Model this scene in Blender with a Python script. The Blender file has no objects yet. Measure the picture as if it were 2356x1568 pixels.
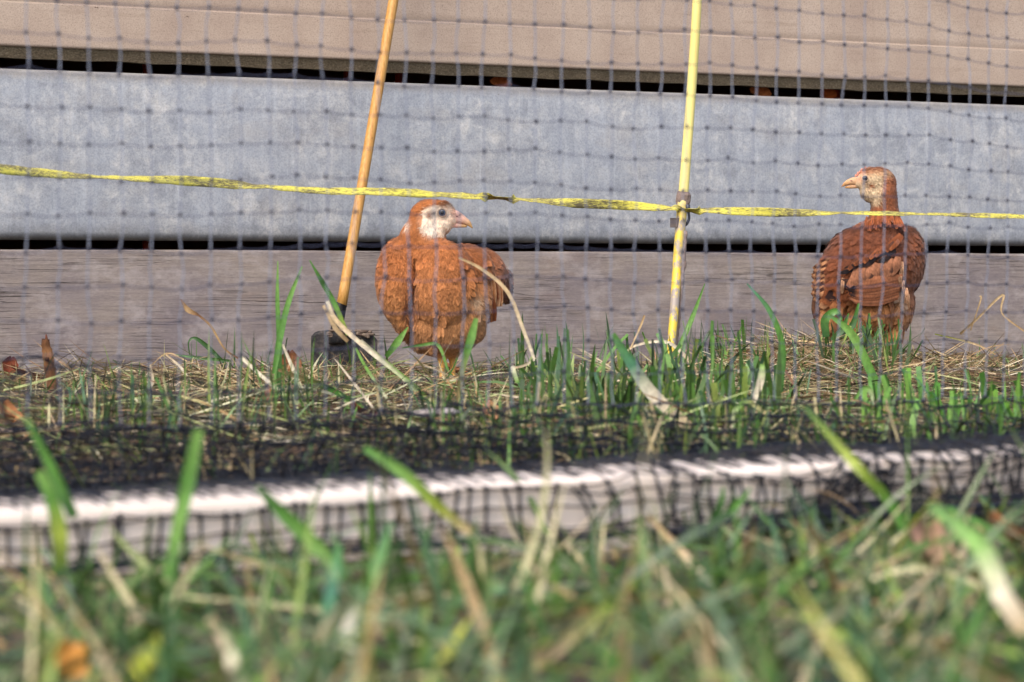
import bpy, math, random
import numpy as np
from mathutils import Vector, Matrix
random.seed(7); rng = np.random.default_rng(7)
R = math.radians
scn = bpy.context.scene
COL = scn.collection

# ------------------------------------------------------------------ camera / sky / sun
CAM_H = 0.158           # camera height above the ground (m)
F = 6541.0              # focal length in pixels of a 2355 px wide picture (100 mm lens)
CX, HY = 1177.5, 630.0  # column of the optical axis, row of the horizon
cam_d = bpy.data.cameras.new('camera'); cam = bpy.data.objects.new('camera', cam_d); COL.objects.link(cam)
cam.location = (0, 0, CAM_H); cam.rotation_euler = (R(90), 0, 0)
cam_d.lens = 100; cam_d.sensor_width = 36; cam_d.shift_y = -(784 - HY) / 2355.0
cam_d.clip_start = 0.05; cam_d.clip_end = 2000
cam_d.dof.use_dof = True; cam_d.dof.focus_distance = 4.45; cam_d.dof.aperture_fstop = 14
scn.camera = cam

w = bpy.data.worlds.new('World'); scn.world = w; w.use_nodes = True
nt = w.node_tree; nt.nodes.clear()
sky = nt.nodes.new('ShaderNodeTexSky'); sky.sky_type = 'NISHITA'; sky.sun_disc = False
sky.sun_elevation = R(52); sky.sun_rotation = R(205); sky.air_density = 1.0; sky.dust_density = 4.0; sky.ozone_density = 0.6
bg = nt.nodes.new('ShaderNodeBackground'); bg.inputs['Strength'].default_value = 0.15
wo = nt.nodes.new('ShaderNodeOutputWorld')
nt.links.new(sky.outputs[0], bg.inputs[0]); nt.links.new(bg.outputs[0], wo.inputs[0])
sd = bpy.data.lights.new('sun', 'SUN'); sun = bpy.data.objects.new('sun', sd); COL.objects.link(sun)
sd.energy = 1.2; sd.angle = R(50); sd.color = (1.0, 0.93, 0.84)
el, az = R(52), R(205)
sdir = Vector((math.sin(az) * math.cos(el), math.cos(az) * math.cos(el), math.sin(el)))
sun.rotation_euler = sdir.to_track_quat('Z', 'Y').to_euler(); sun.location = (0, 0, 5)
scn.view_settings.view_transform = 'Standard'; scn.view_settings.look = 'None'
scn.view_settings.gamma = 1.0; scn.view_settings.exposure = 1.0

# ------------------------------------------------------------------ helpers
def lin(c):
    c = np.asarray(c, float) / 255.0
    return np.where(c <= 0.04045, c / 12.92, ((c + 0.055) / 1.055) ** 2.4)
ALB = 0.78
def S(r, g, b, k=1.0):
    v = lin((r, g, b)) * ALB * k
    return (float(v[0]), float(v[1]), float(v[2]), 1.0)
def P(px, py, z):
    return np.array([(px - CX) / F * z, z, CAM_H - (py - HY) / F * z])
def PX(px, z): return (px - CX) / F * z
def gz(x, y):
    return 0.004 * np.sin(x * 9 + 1.3) * np.cos(y * 5.1) + 0.003 * np.sin(x * 23 + y * 17) - 0.004
def tag(o, label=None, cat=None, group=None, kind=None):
    if label: o['label'] = label
    if cat: o['category'] = cat
    if group: o['group'] = group
    if kind: o['kind'] = kind
    return o
def empty(name, loc=(0, 0, 0), rz=0.0, label=None, cat=None, group=None):
    o = bpy.data.objects.new(name, None); COL.objects.link(o); o.empty_display_size = 0.02
    o.location = loc; o.rotation_euler = (0, 0, rz)
    return tag(o, label, cat, group)
def link(name, me, mat, parent=None, smooth=True):
    o = bpy.data.objects.new(name, me); COL.objects.link(o)
    if mat: me.materials.append(mat)
    if parent: o.parent = parent
    if smooth: me.polygons.foreach_set('use_smooth', [True] * len(me.polygons))
    return o
def mk(name, V, Fc, mat, parent=None, cols=None, smooth=True):
    me = bpy.data.meshes.new(name)
    V = np.asarray(V, np.float32).reshape(-1, 3)
    if isinstance(Fc, np.ndarray):
        n, k = Fc.shape
        me.vertices.add(len(V)); me.vertices.foreach_set('co', V.ravel())
        me.loops.add(n * k); me.loops.foreach_set('vertex_index', Fc.astype(np.int32).ravel())
        me.polygons.add(n); me.polygons.foreach_set('loop_start', np.arange(0, n * k, k, dtype=np.int32))
        me.update(calc_edges=True); me.validate()
    else:
        me.from_pydata([tuple(map(float, v)) for v in V], [], [tuple(int(i) for i in f) for f in Fc]); me.update()
    if cols is not None:
        a = me.color_attributes.new('Col', 'FLOAT_COLOR', 'POINT')
        a.data.foreach_set('color', np.asarray(cols, np.float32).ravel())
    return link(name, me, mat, parent, smooth)

class MB:
    """collects shapes into one mesh"""
    def __init__(s): s.V, s.F, s.C, s.n = [], [], [], 0
    def add(s, V, Fc, col=(1, 1, 1, 1)):
        V = np.asarray(V, float).reshape(-1, 3)
        s.V.append(V); s.F += [tuple(i + s.n for i in f) for f in Fc]
        C = np.asarray(col, float)
        s.C.append(np.tile(C, (len(V), 1)) if C.ndim == 1 else C); s.n += len(V)
    def tube(s, pts, rad, n=6, col=(1, 1, 1, 1), flat=1.0, cap=True):
        pts = np.asarray(pts, float); m = len(pts)
        rad = np.full(m, rad) if np.isscalar(rad) else np.asarray(rad, float)
        T = np.gradient(pts, axis=0); T /= np.linalg.norm(T, axis=1)[:, None] + 1e-12
        ref = np.array([0, 1.0, 0]) if abs(T[:, 1]).mean() < 0.8 else np.array([1.0, 0, 0])
        A = np.cross(T, ref); A /= np.linalg.norm(A, axis=1)[:, None] + 1e-12
        B = np.cross(T, A)
        an = np.linspace(0, 2 * np.pi, n, endpoint=False)
        V = pts[:, None] + (A[:, None] * np.cos(an)[None, :, None] + B[:, None] * np.sin(an)[None, :, None] * flat) * rad[:, None, None]
        Fc = [(i * n + j, i * n + (j + 1) % n, (i + 1) * n + (j + 1) % n, (i + 1) * n + j) for i in range(m - 1) for j in range(n)]
        if cap: Fc += [tuple(range(n))[::-1], tuple((m - 1) * n + j for j in range(n))]
        C = np.asarray(col, float)
        if C.ndim == 2: C = np.repeat(C, n, axis=0)
        s.add(V, Fc, C)
    def ball(s, c, r, n=8, m=6, col=(1, 1, 1, 1), M=None):
        V = []; r = np.ones(3) * r
        for i in range(m + 1):
            th = math.pi * i / m
            for j in range(n):
                ph = 2 * math.pi * j / n
                V.append([math.sin(th) * math.cos(ph), math.sin(th) * math.sin(ph), math.cos(th)])
        V = np.array(V) * r
        if M is not None: V = V @ np.asarray(M).T
        V += np.asarray(c)
        Fc = [(i * n + j, (i + 1) * n + j, (i + 1) * n + (j + 1) % n, i * n + (j + 1) % n) for i in range(m) for j in range(n)]
        s.add(V, Fc, col)
    def build(s, name, mat, parent=None, smooth=True):
        V = np.concatenate(s.V); C = np.concatenate(s.C)
        return mk(name, V, s.F, mat, parent, C, smooth)

def crom(pts, n=6):
    pts = np.asarray(pts, float)
    if len(pts) < 3:
        t = np.linspace(0, 1, n * 2 + 1)[:, None]; return pts[0] * (1 - t) + pts[-1] * t
    p = np.vstack([2 * pts[0] - pts[1], pts, 2 * pts[-1] - pts[-2]]); out = []
    for i in range(1, len(p) - 2):
        for t in np.linspace(0, 1, n, endpoint=False):
            out.append(0.5 * ((2 * p[i]) + (-p[i - 1] + p[i + 1]) * t + (2 * p[i - 1] - 5 * p[i] + 4 * p[i + 1] - p[i + 2]) * t * t + (-p[i - 1] + 3 * p[i] - 3 * p[i + 1] + p[i + 2]) * t ** 3))
    out.append(pts[-1]); return np.array(out)

# ------------------------------------------------------------------ materials
class NT:
    def __init__(s, name):
        s.m = bpy.data.materials.new(name); s.m.use_nodes = True; s.t = s.m.node_tree
        s.b = s.t.nodes['Principled BSDF']; s.out = s.t.nodes['Material Output']
    def n(s, typ, **kw):
        o = s.t.nodes.new(typ)
        for k, v in kw.items():
            if k in o.inputs: o.inputs[k].default_value = v
            else: setattr(o, k, v)
        return o
    def l(s, a, b): s.t.links.new(a, b)
    def coord(s, scale=(1, 1, 1), kind='Object', loc=(0, 0, 0)):
        c = s.n('ShaderNodeTexCoord'); m = s.n('ShaderNodeMapping'); m.inputs['Scale'].default_value = scale; m.inputs['Location'].default_value = loc
        s.l(c.outputs[kind], m.inputs[0]); return m.outputs[0]
    def noise(s, vec, scale, detail=4, rough=0.55, dist=0.0):
        o = s.n('ShaderNodeTexNoise'); o.inputs['Scale'].default_value = scale; o.inputs['Detail'].default_value = detail
        o.inputs['Roughness'].default_value = rough; o.inputs['Distortion'].default_value = dist
        s.l(vec, o.inputs['Vector']); return o.outputs['Fac']
    def ramp(s, fac, stops):
        o = s.n('ShaderNodeValToRGB'); e = o.color_ramp.elements
        while len(e) < len(stops): e.new(0.5)
        for k, (p, c) in enumerate(stops):
            e[k].position = p; e[k].color = c if len(c) == 4 else (*c, 1)
        s.l(fac, o.inputs[0]); return o.outputs[0]
    def mix(s, fac, a, b, mode='MIX'):
        o = s.n('ShaderNodeMix'); o.data_type = 'RGBA'; o.blend_type = mode
        for sock, v in ((o.inputs[0], fac), (o.inputs[6], a), (o.inputs[7], b)):
            if hasattr(v, 'links'): s.l(v, sock)
            else: sock.default_value = v
        return o.outputs[2]
    def bump(s, h, strength=0.3, dist=0.002, prev=None):
        o = s.n('ShaderNodeBump'); o.inputs['Strength'].default_value = strength; o.inputs['Distance'].default_value = dist
        s.l(h, o.inputs['Height'])
        if prev: s.l(prev, o.inputs['Normal'])
        s.l(o.outputs[0], s.b.inputs['Normal']); return o.outputs[0]
    def attr(s):
        o = s.n('ShaderNodeAttribute'); o.attribute_name = 'Col'; return o.outputs['Color']
W = lambda v: (v, v, v, 1)

def mat_leafy(name, trans=0.3, rough=0.45, spec=0.35):
    m = NT(name); c = m.attr()
    nz = m.noise(m.coord((1, 1, 1)), 160, 3, 0.6)
    c2 = m.mix(1.0, c, m.ramp(nz, [(0.3, W(0.72)), (0.7, W(1.2))]), 'MULTIPLY')
    m.l(c2, m.b.inputs['Base Color']); m.b.inputs['Roughness'].default_value = rough; m.b.inputs['Specular IOR Level'].default_value = spec
    tr = m.n('ShaderNodeBsdfTranslucent'); m.l(c2, tr.inputs[0])
    mx = m.n('ShaderNodeMixShader'); mx.inputs[0].default_value = trans
    m.l(m.b.outputs[0], mx.inputs[1]); m.l(tr.outputs[0], mx.inputs[2]); m.l(mx.outputs[0], m.out.inputs[0])
    return m.m
M_GRASS = mat_leafy('grass_blades', 0.22, 0.38, 0.45)
M_STRAW = mat_leafy('dry_straw', 0.12, 0.7, 0.2)

def mat_ground():
    m = NT('soil'); v = m.coord()
    a = m.noise(v, 14, 8, 0.65); b = m.noise(v, 160, 4, 0.7)
    c = m.ramp(a, [(0.3, S(34, 28, 23)), (0.5, S(58, 47, 37)), (0.7, S(88, 74, 56))])
    c = m.mix(0.35, c, m.ramp(b, [(0.35, S(28, 23, 19)), (0.65, S(104, 88, 68))]))
    m.l(c, m.b.inputs['Base Color']); m.b.inputs['Roughness'].default_value = 0.95
    m.bump(b, 0.8, 0.006); return m.m
def mat_beige():
    m = NT('beige_render'); v = m.coord()
    a = m.noise(v, 9, 5, 0.6); f = m.noise(v, 420, 3, 0.75)
    c = m.ramp(a, [(0.3, S(182, 160, 144)), (0.55, S(196, 175, 157)), (0.75, S(206, 186, 169))])
    c = m.mix(1.0, c, m.ramp(f, [(0.3, W(0.72)), (0.52, W(1.0)), (0.75, W(1.12))]), 'MULTIPLY')
    # grimy scratches and specks
    sp = m.noise(m.coord((30, 30, 55)), 1.6, 5, 0.8)
    c = m.mix(m.ramp(sp, [(0.27, W(1)), (0.33, W(0))]), c, S(110, 88, 74))
    st = m.noise(m.coord((2.0, 1, 26)), 3, 6, 0.7)
    c = m.mix(m.ramp(st, [(0.55, W(0)), (0.72, W(0.45))]), c, S(150, 130, 112))
    sx = m.n('ShaderNodeSeparateXYZ'); m.l(m.coord(), sx.inputs[0])
    jit = m.n('ShaderNodeMath', operation='MULTIPLY_ADD'); m.l(a, jit.inputs[0]); jit.inputs[1].default_value = 0.006; m.l(sx.outputs[2], jit.inputs[2])
    c = m.mix(m.ramp(jit.outputs[0], [(0.5868, W(0)), (0.589, W(0.55)), (0.593, W(0.4)), (0.602, W(0))]), c, S(134, 116, 100))
    c = m.mix(m.ramp(f, [(0.3, W(0.35)), (0.4, W(0))]), c, S(96, 80, 68))
    m.l(c, m.b.inputs['Base Color']); m.b.inputs['Roughness'].default_value = 0.85
    m.bump(f, 0.25, 0.0015); return m.m
def mat_beige_edge():
    m = NT('rough_cut_edge'); v = m.coord((1, 1, 1.6))
    f = m.noise(v, 260, 4, 0.75); a = m.noise(v, 30, 4, 0.7)
    c = m.ramp(f, [(0.3, S(84, 70, 52)), (0.5, S(120, 106, 84)), (0.7, S(162, 146, 120))])
    c = m.mix(m.ramp(a, [(0.45, W(0)), (0.7, W(0.5))]), c, S(84, 74, 52))
    m.l(c, m.b.inputs['Base Color']); m.b.inputs['Roughness'].default_value = 0.95; m.bump(f, 0.9, 0.004); return m.m
def mat_galv():
    m = NT('weathered_galvanised_steel'); v = m.coord()
    a = m.noise(v, 7, 6, 0.6, 0.6); b = m.noise(v, 30, 9, 0.78, 0.3); f = m.noise(v, 380, 3, 0.7)
    c = m.ramp(b, [(0.34, S(142, 146, 154)), (0.5, S(176, 179, 184)), (0.64, S(218, 216, 212))])
    c = m.mix(m.ramp(a, [(0.42, W(0)), (0.6, W(0.6))]), c, S(172, 178, 188))
    vo = m.n('ShaderNodeTexVoronoi'); vo.inputs['Scale'].default_value = 60; vo.inputs['Randomness'].default_value = 1
    wv = m.mix(0.12, v, m.n('ShaderNodeTexNoise').outputs['Color']); m.l(wv, vo.inputs['Vector'])
    c = m.mix(0.07, c, m.ramp(vo.outputs['Color'], [(0, S(128, 138, 156)), (1, S(210, 212, 214))]))
    # warm wash marks, more of them in large patches
    wsh = m.noise(m.coord((1.2, 1, 2.2), loc=(3, 0, 1)), 5, 5, 0.65)
    c = m.mix(m.ramp(wsh, [(0.52, W(0)), (0.75, W(0.55))]), c, S(186, 180, 172))
    vs = m.noise(m.coord((34, 1, 2.2)), 2.4, 5, 0.65)
    c = m.mix(m.ramp(vs, [(0.5, W(0)), (0.78, W(0.4))]), c, S(214, 220, 228))
    c = m.mix(1.0, c, m.ramp(f, [(0.34, W(0.8)), (0.5, W(1)), (0.66, W(1.12))]), 'MULTIPLY')
    sp = m.noise(m.coord((1, 1, 1.5), loc=(5, 2, 1)), 24, 7, 0.72)
    c = m.mix(m.ramp(sp, [(0.685, W(0)), (0.73, W(0.75))]), c, S(122, 106, 88))
    sp2 = m.noise(m.coord((1, 1, 1), loc=(1, 7, 3)), 85, 4, 0.7)
    c = m.mix(m.ramp(sp2, [(0.26, W(0.8)), (0.31, W(0))]), c, S(104, 92, 78))
    # shade painted into the colour at the lower edge, brownish grime at the top
    sx = m.n('ShaderNodeSeparateXYZ'); m.l(m.coord(), sx.inputs[0])
    jit = m.n('ShaderNodeMath', operation='MULTIPLY_ADD'); m.l(b, jit.inputs[0]); jit.inputs[1].default_value = 0.022; m.l(sx.outputs[2], jit.inputs[2])
    low = m.ramp(jit.outputs[0], [(0.222, W(0.75)), (0.252, W(0))])
    c = m.mix(low, c, S(92, 90, 88))
    top = m.ramp(jit.outputs[0], [(0.472, W(0)), (0.486, W(0.55))])
    c = m.mix(top, c, S(140, 128, 114))
    m.l(c, m.b.inputs['Base Color']); m.b.inputs['Metallic'].default_value = 0.1; m.b.inputs['Roughness'].default_value = 0.6
    m.bump(f, 0.15, 0.001); return m.m
def mat_wood():
    m = NT('weathered_timber')
    g = m.noise(m.coord((1.2, 1, 26)), 6, 10, 0.82, 0.1)
    g2 = m.noise(m.coord((14, 1, 90)), 7, 8, 0.85, 0.0)
    a = m.noise(m.coord((1, 1, 2)), 4.5, 5, 0.6)
    c = m.ramp(g, [(0.32, S(128, 117, 110)), (0.5, S(158, 145, 136)), (0.68, S(184, 171, 161))])
    c = m.mix(m.ramp(a, [(0.38, W(0)), (0.62, W(0.7))]), c, S(126, 116, 122))
    c = m.mix(1.0, c, m.ramp(g2, [(0.36, W(0.76)), (0.5, W(1)), (0.64, W(1.2))]), 'MULTIPLY')
    wm = m.noise(m.coord((1.1, 1, 5), loc=(8, 0, 0)), 4, 5, 0.6)
    c = m.mix(m.ramp(wm, [(0.55, W(0)), (0.72, W(0.35))]), c, S(158, 128, 106))
    cr = m.noise(m.coord((0.7, 1, 34), loc=(0, 0, 4)), 4.5, 3, 0.5, 0.25)
    crf = m.ramp(cr, [(0.484, W(0)), (0.497, W(1)), (0.503, W(1)), (0.516, W(0))])
    msk = m.noise(m.coord((1, 1, 3), loc=(2, 2, 9)), 5, 3, 0.5)
    mm = m.mix(1.0, crf, m.ramp(msk, [(0.5, W(0)), (0.64, W(0.75))]), 'MULTIPLY')
    c = m.mix(mm, c, S(52, 40, 34))
    pale = m.noise(m.coord((1, 1, 1.6), loc=(4, 1, 2)), 14, 6, 0.7)
    c = m.mix(m.ramp(pale, [(0.5, W(0)), (0.68, W(0.6))]), c, S(196, 186, 182))
    m.l(c, m.b.inputs['Base Color']); m.b.inputs['Roughness'].default_value = 0.85
    n1 = m.bump(g2, 0.3, 0.0015)
    inv = m.n('ShaderNodeInvert'); m.l(mm, inv.inputs['Color']); m.bump(inv.outputs[0], 0.8, 0.004, n1)
    return m.m
def mat_plain(name, c, rough=0.6, var=0.15, scale=40, spec=0.4, metal=0.0, bump=0.2, bd=0.002):
    m = NT(name); n = m.noise(m.coord(), scale, 5, 0.65)
    cc = m.mix(1.0, c, m.ramp(n, [(0.3, W(1 - var)), (0.7, W(1 + var))]), 'MULTIPLY')
    m.l(cc, m.b.inputs['Base Color']); m.b.inputs['Roughness'].default_value = rough; m.b.inputs['Metallic'].default_value = metal
    m.b.inputs['Specular IOR Level'].default_value = spec; m.bump(n, bump, bd); return m.m
def mat_attr(name, rough=0.6, spec=0.3, scale=60, var=0.2, bump=0.2, stretch=(1, 1, 1)):
    m = NT(name); n = m.noise(m.coord(stretch), scale, 5, 0.65)
    cc = m.mix(1.0, m.attr(), m.ramp(n, [(0.3, W(1 - var)), (0.7, W(1 + var))]), 'MULTIPLY')
    m.l(cc, m.b.inputs['Base Color']); m.b.inputs['Roughness'].default_value = rough
    m.b.inputs['Specular IOR Level'].default_value = spec; m.bump(n, bump, 0.002); return m.m

# ------------------------------------------------------------------ ground
def build_ground():
    xs = np.concatenate([np.linspace(-400, -4, 8), np.linspace(-3, 3, 90), np.linspace(4, 400, 8)])
    ys = np.concatenate([np.linspace(-400, -2, 8), np.linspace(-0.5, 7, 110), np.linspace(9, 600, 8)])
    X, Y = np.meshgrid(xs, ys); Z = gz(X, Y); Z[np.abs(X) > 3.5] = -0.004
    V = np.stack([X, Y, Z], -1).reshape(-1, 3); nx, ny = len(xs), len(ys)
    i, j = np.meshgrid(np.arange(nx - 1), np.arange(ny - 1)); a = (j * nx + i).ravel()
    Fq = np.stack([a, a + 1, a + nx + 1, a + nx], 1)
    tag(mk('ground', V, Fq, mat_ground()), kind='structure')
build_ground()

# ------------------------------------------------------------------ wall of three different boards
WT = math.atan(0.55)
def wall_z(px): return 4.9 / (1 - 8.4e-5 * (px - CX))
wall = empty('board_wall', (0, 4.9, 0), WT, 'low wall of stacked horizontal boards behind both hens, beige over grey metal over old timber', 'wall')
def extrude_profile(prof, x0, x1, nseg=60, warp=None):
    """prof: closed list of (y,z) ; extruded along local x"""
    n = len(prof); V = []; Fc = []
    xs = np.linspace(x0, x1, nseg + 1)
    for x in xs:
        for (y, z) in prof:
            dy, dz = warp(x, y, z) if warp else (0, 0)
            V.append((x, y + dy, z + dz))
    for i in range(nseg):
        for j in range(n):
            Fc.append((i * n + j, (i + 1) * n + j, (i + 1) * n + (j + 1) % n, i * n + (j + 1) % n))
    Fc.append(tuple(range(n))); Fc.append(tuple(nseg * n + j for j in range(n))[::-1])
    return V, Fc
# local y: negative is towards the camera
def arc(cy, cz, r, a0, a1, n=6):
    return [(cy + r * math.cos(R(a0 + (a1 - a0) * i / n)), cz + r * math.sin(R(a0 + (a1 - a0) * i / n))) for i in range(n + 1)]
XL, XR = -2.4, 2.6
prof = [(0.03, 0.515), (-0.010, 0.515)] + arc(-0.010, 0.519, 0.004, 270, 180, 3)[1:] + [(-0.014, 0.583), (-0.0135, 0.5845), (-0.0127, 0.5856), (-0.0125, 0.5875), (-0.0125, 0.76), (0.03, 0.76)]
V, Fc = extrude_profile(prof[::-1], XL, XR, 40); tag(mk('composite_board', V, Fc, mat_beige(), wall, smooth=False), 'beige gritty board with a thin groove')
prof = [(0.03, 0.4985), (-0.004, 0.497), (-0.0095, 0.5148), (0.03, 0.5148)]
V, Fc = extrude_profile(prof, XL, XR, 300, lambda x, y, z: (0.0012 * math.sin(x * 71) * math.sin(x * 13), 0.0012 * math.sin(x * 47 + 1) * math.sin(x * 11)) if z < 0.51 else (0, 0))
tag(mk('board_edge', V, Fc, mat_beige_edge(), wall, smooth=False), 'rough olive brown cut edge')
r = 0.012
prof = [(0.05, 0.212)] + arc(0.001, 0.212 + 0.013, 0.013, 270, 180, 8) + arc(-0.012 + 0.006, 0.480 - 0.006, 0.006, 180, 90, 5) + [(0.05, 0.480)]
V, Fc = extrude_profile(prof[::-1], XL, XR, 40); mtl = mk('metal_beam', V, Fc, mat_galv(), wall); tag(mtl, 'grey blotchy galvanised beam with rounded lower edge')
prof = [(0.045, -0.06), (-0.004, -0.06), (-0.004, 0.190)] + arc(0.000, 0.193, 0.004, 180, 90, 3) + [(0.045, 0.197)]
V, Fc = extrude_profile(prof[::-1], XL, XR, 260, lambda x, y, z: (0.0, (0.0004 * math.sin(x * 9)) if z > 0.15 else 0))
tag(mk('timber_plank', V, Fc, mat_wood(), wall, smooth=False), 'weathered grey brown plank with cracked grain')
prof = [(0.03, 0.772), (-0.012, 0.772), (-0.012, 1.0), (0.03, 1.0)]
V, Fc = extrude_profile(prof[::-1], XL, XR, 30); mk('upper_board', V, Fc, bpy.data.materials['beige_render'], wall, smooth=False)
M_DARK = mat_plain('enclosure_brown', S(96, 60, 40), 0.9, 0.4, 20)
mb = MB()
def boxv(x0, x1, y0, y1, z0, z1):
    V = [(x, y, z) for z in (z0, z1) for y in (y0, y1) for x in (x0, x1)]
    return V, [(0, 2, 3, 1), (4, 5, 7, 6), (0, 1, 5, 4), (2, 6, 7, 3), (0, 4, 6, 2), (1, 3, 7, 5)]
mb.add(*boxv(XL, XR, 0.55, 0.58, -0.05, 1.04)); mb.add(*boxv(XL, XR, 0.032, 0.548, 1.005, 1.03)); mb.add(*boxv(XL - .03, XL - 0.002, 0.0, 0.58, -0.05, 1.03)); mb.add(*boxv(XR + 0.002, XR + .03, 0.0, 0.58, -0.05, 1.03))
mb.build('gap_enclosure', M_DARK, wall, smooth=False)  # back, top and ends added behind the boards to keep the gaps dark
# things glimpsed in the slot between the boards
mb = MB()
for x in (-2.1, -1.25, 1.4, 2.3): mb.add(*boxv(x, x + 0.045, 0.0515, 0.10, -0.05, 1.0))
mb.build('upright_post', mat_plain('post_timber', S(78, 58, 42), 0.85, 0.3), wall, smooth=False)
M_RED = mat_plain('red_plastic', S(200, 60, 30), 0.5, 0.1)
for k, px in enumerate((400, 870, 990, 2010)):
    x = PX(px, wall_z(px)) / math.cos(WT)
    mb = MB(); pts = [(0, 0, z) for z in np.linspace(-0.01, 0.62, 12)]
    mb.tube(pts, 0.007, 8); o = mb.build('red_cane', M_RED)
    o.location = (x * math.cos(WT) - 0.12 * math.sin(WT), 4.9 + x * math.sin(WT) + 0.12 * math.cos(WT), 0)
    tag(o, ('red cane glimpsed in the slot left of the wooden handle', 'red cane glimpsed in the slot just beside the wooden handle', 'red cane glimpsed in the slot between handle and yellow post', 'red cane glimpsed in the slot above the hen beneath the tape')[k], 'cane', 'red canes behind the wall')
def leaf_mesh(mb, L, Wd, curl, col, seed):
    rr = random.Random(seed); n = 9; V = []; C = []
    for i in range(n):
        t = i / (n - 1); hw = Wd * math.sin(math.pi * min(1, t * 0.93 + 0.04)) ** 0.8 * (1 + 0.12 * rr.uniform(-1, 1))
        for j, s in enumerate((-1, -0.5, 0, 0.5, 1)):
            V.append((s * hw, L * (t - 0.5), curl * (s * s * 0.6 + (t - 0.5) ** 2 * 1.5) * Wd + rr.uniform(-1, 1) * Wd * 0.06 - (0.05 * Wd if s == 0 else 0)))
            k = 1 + rr.uniform(-.15, .15); C.append((col[0] * k, col[1] * k, col[2] * k, 1))
    Fc = [(i * 5 + j, i * 5 + j + 1, (i + 1) * 5 + j + 1, (i + 1) * 5 + j) for i in range(n - 1) for j in range(4)]
    mb.add(V, Fc, np.array(C))
M_LEAF = mat_leafy('dead_leaf', 0.15, 0.7, 0.2)

# ------------------------------------------------------------------ blades: vectorised scatter
def blades(name, base, heading, length, lean, width, curve, c0, c1, mat, nseg=5, cut=0.0, twist=None, label=None):
    """base (n,3); heading: azimuth of lean; lean: angle from vertical; curve: extra bending; cut: 0 pointed, 1 cut square"""
    n = len(base); t = np.linspace(0, 1, nseg + 1)
    ang = lean[:, None] + curve[:, None] * t[None, :]
    seg = (length / nseg)[:, None]
    dr = np.sin(ang) * seg; dz = np.cos(ang) * seg
    r = np.concatenate([np.zeros((n, 1)), np.cumsum(dr[:, :-1], 1)], 1); z = np.concatenate([np.zeros((n, 1)), np.cumsum(dz[:, :-1], 1)], 1)
    hx, hy = np.cos(heading)[:, None], np.sin(heading)[:, None]
    cen = np.stack([base[:, 0:1] + hx * r, base[:, 1:2] + hy * r, base[:, 2:3] + z], -1)
    tw = (rng.uniform(-0.9, 0.9, n) if twist is None else twist)[:, None] + t[None] * rng.uniform(-1.2, 1.2, n)[:, None]
    # side vector : horizontal perpendicular to heading, twisted about the blade axis
    sx, sy = -hy, hx
    nx, ny, nz = np.cos(ang) * hx, np.cos(ang) * hy, -np.sin(ang)
    side = np.stack([sx * np.cos(tw) + nx * np.sin(tw), sy * np.cos(tw) + ny * np.sin(tw), nz * np.sin(tw)], -1)
    cutf = (np.ones(n) * cut) if np.isscalar(cut) else cut
    prof = (0.75 + 0.5 * t - 0.3 * t ** 2)[None] * ((1 - t ** 3 * 0.97)[None] * (1 - cutf[:, None]) + cutf[:, None])
    hw = prof * width[:, None] * 0.5
    L = cen - side * hw[..., None]; Rr = cen + side * hw[..., None]
    V = np.stack([L, Rr], 2).reshape(-1, 3)
    m = nseg + 1
    b = (np.arange(n) * m * 2)[:, None] + (np.arange(nseg) * 2)[None]
    Fq = np.stack([b, b + 1, b + 3, b + 2], -1).reshape(-1, 4)
    C = c0[:, None, :] * (1 - t)[None, :, None] + c1[:, None, :] * t[None, :, None]
    C = np.concatenate([C, np.ones((n, m, 1))], -1)
    C = np.repeat(C[:, :, None, :], 2, 2).reshape(-1, 4)
    return V, Fq, C
def merge(parts):
    V, Fq, C = [], [], []; o = 0
    for v, f, c in parts: V.append(v); Fq.append(f + o); C.append(c); o += len(v)
    return np.concatenate(V), np.concatenate(Fq), np.concatenate(C)
def pal(n, cols, weights, var=0.18):
    A = np.array([S(*c)[:3] for c in cols]); idx = rng.choice(len(cols), n, p=np.array(weights) / sum(weights))
    return A[idx] * (1 + rng.uniform(-var, var, (n, 1))) * (1 + rng.uniform(-0.06, 0.06, (n, 3)))
def place(n, px0, px1, z0, z1, zpow=1.0):
    z = z0 + (z1 - z0) * rng.random(n) ** zpow; px = rng.uniform(px0, px1, n)
    x = (px - CX) / F * z; return np.stack([x, z, gz(x, z)], 1), px, z
def not_behind_wall(b, m=0.03):
    # keep those in front of the wall plane
    return b[:, 1] < 4.9 + b[:, 0] * 0.55 - m
GREENS = [(72, 112, 46), (100, 144, 66), (50, 84, 38), (138, 160, 76), (80, 120, 86), (40, 64, 34)]
DRY = [(196, 172, 130), (168, 142, 104), (128, 102, 74), (214, 200, 168), (150, 140, 100), (92, 72, 54), (138, 146, 96)]

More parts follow.
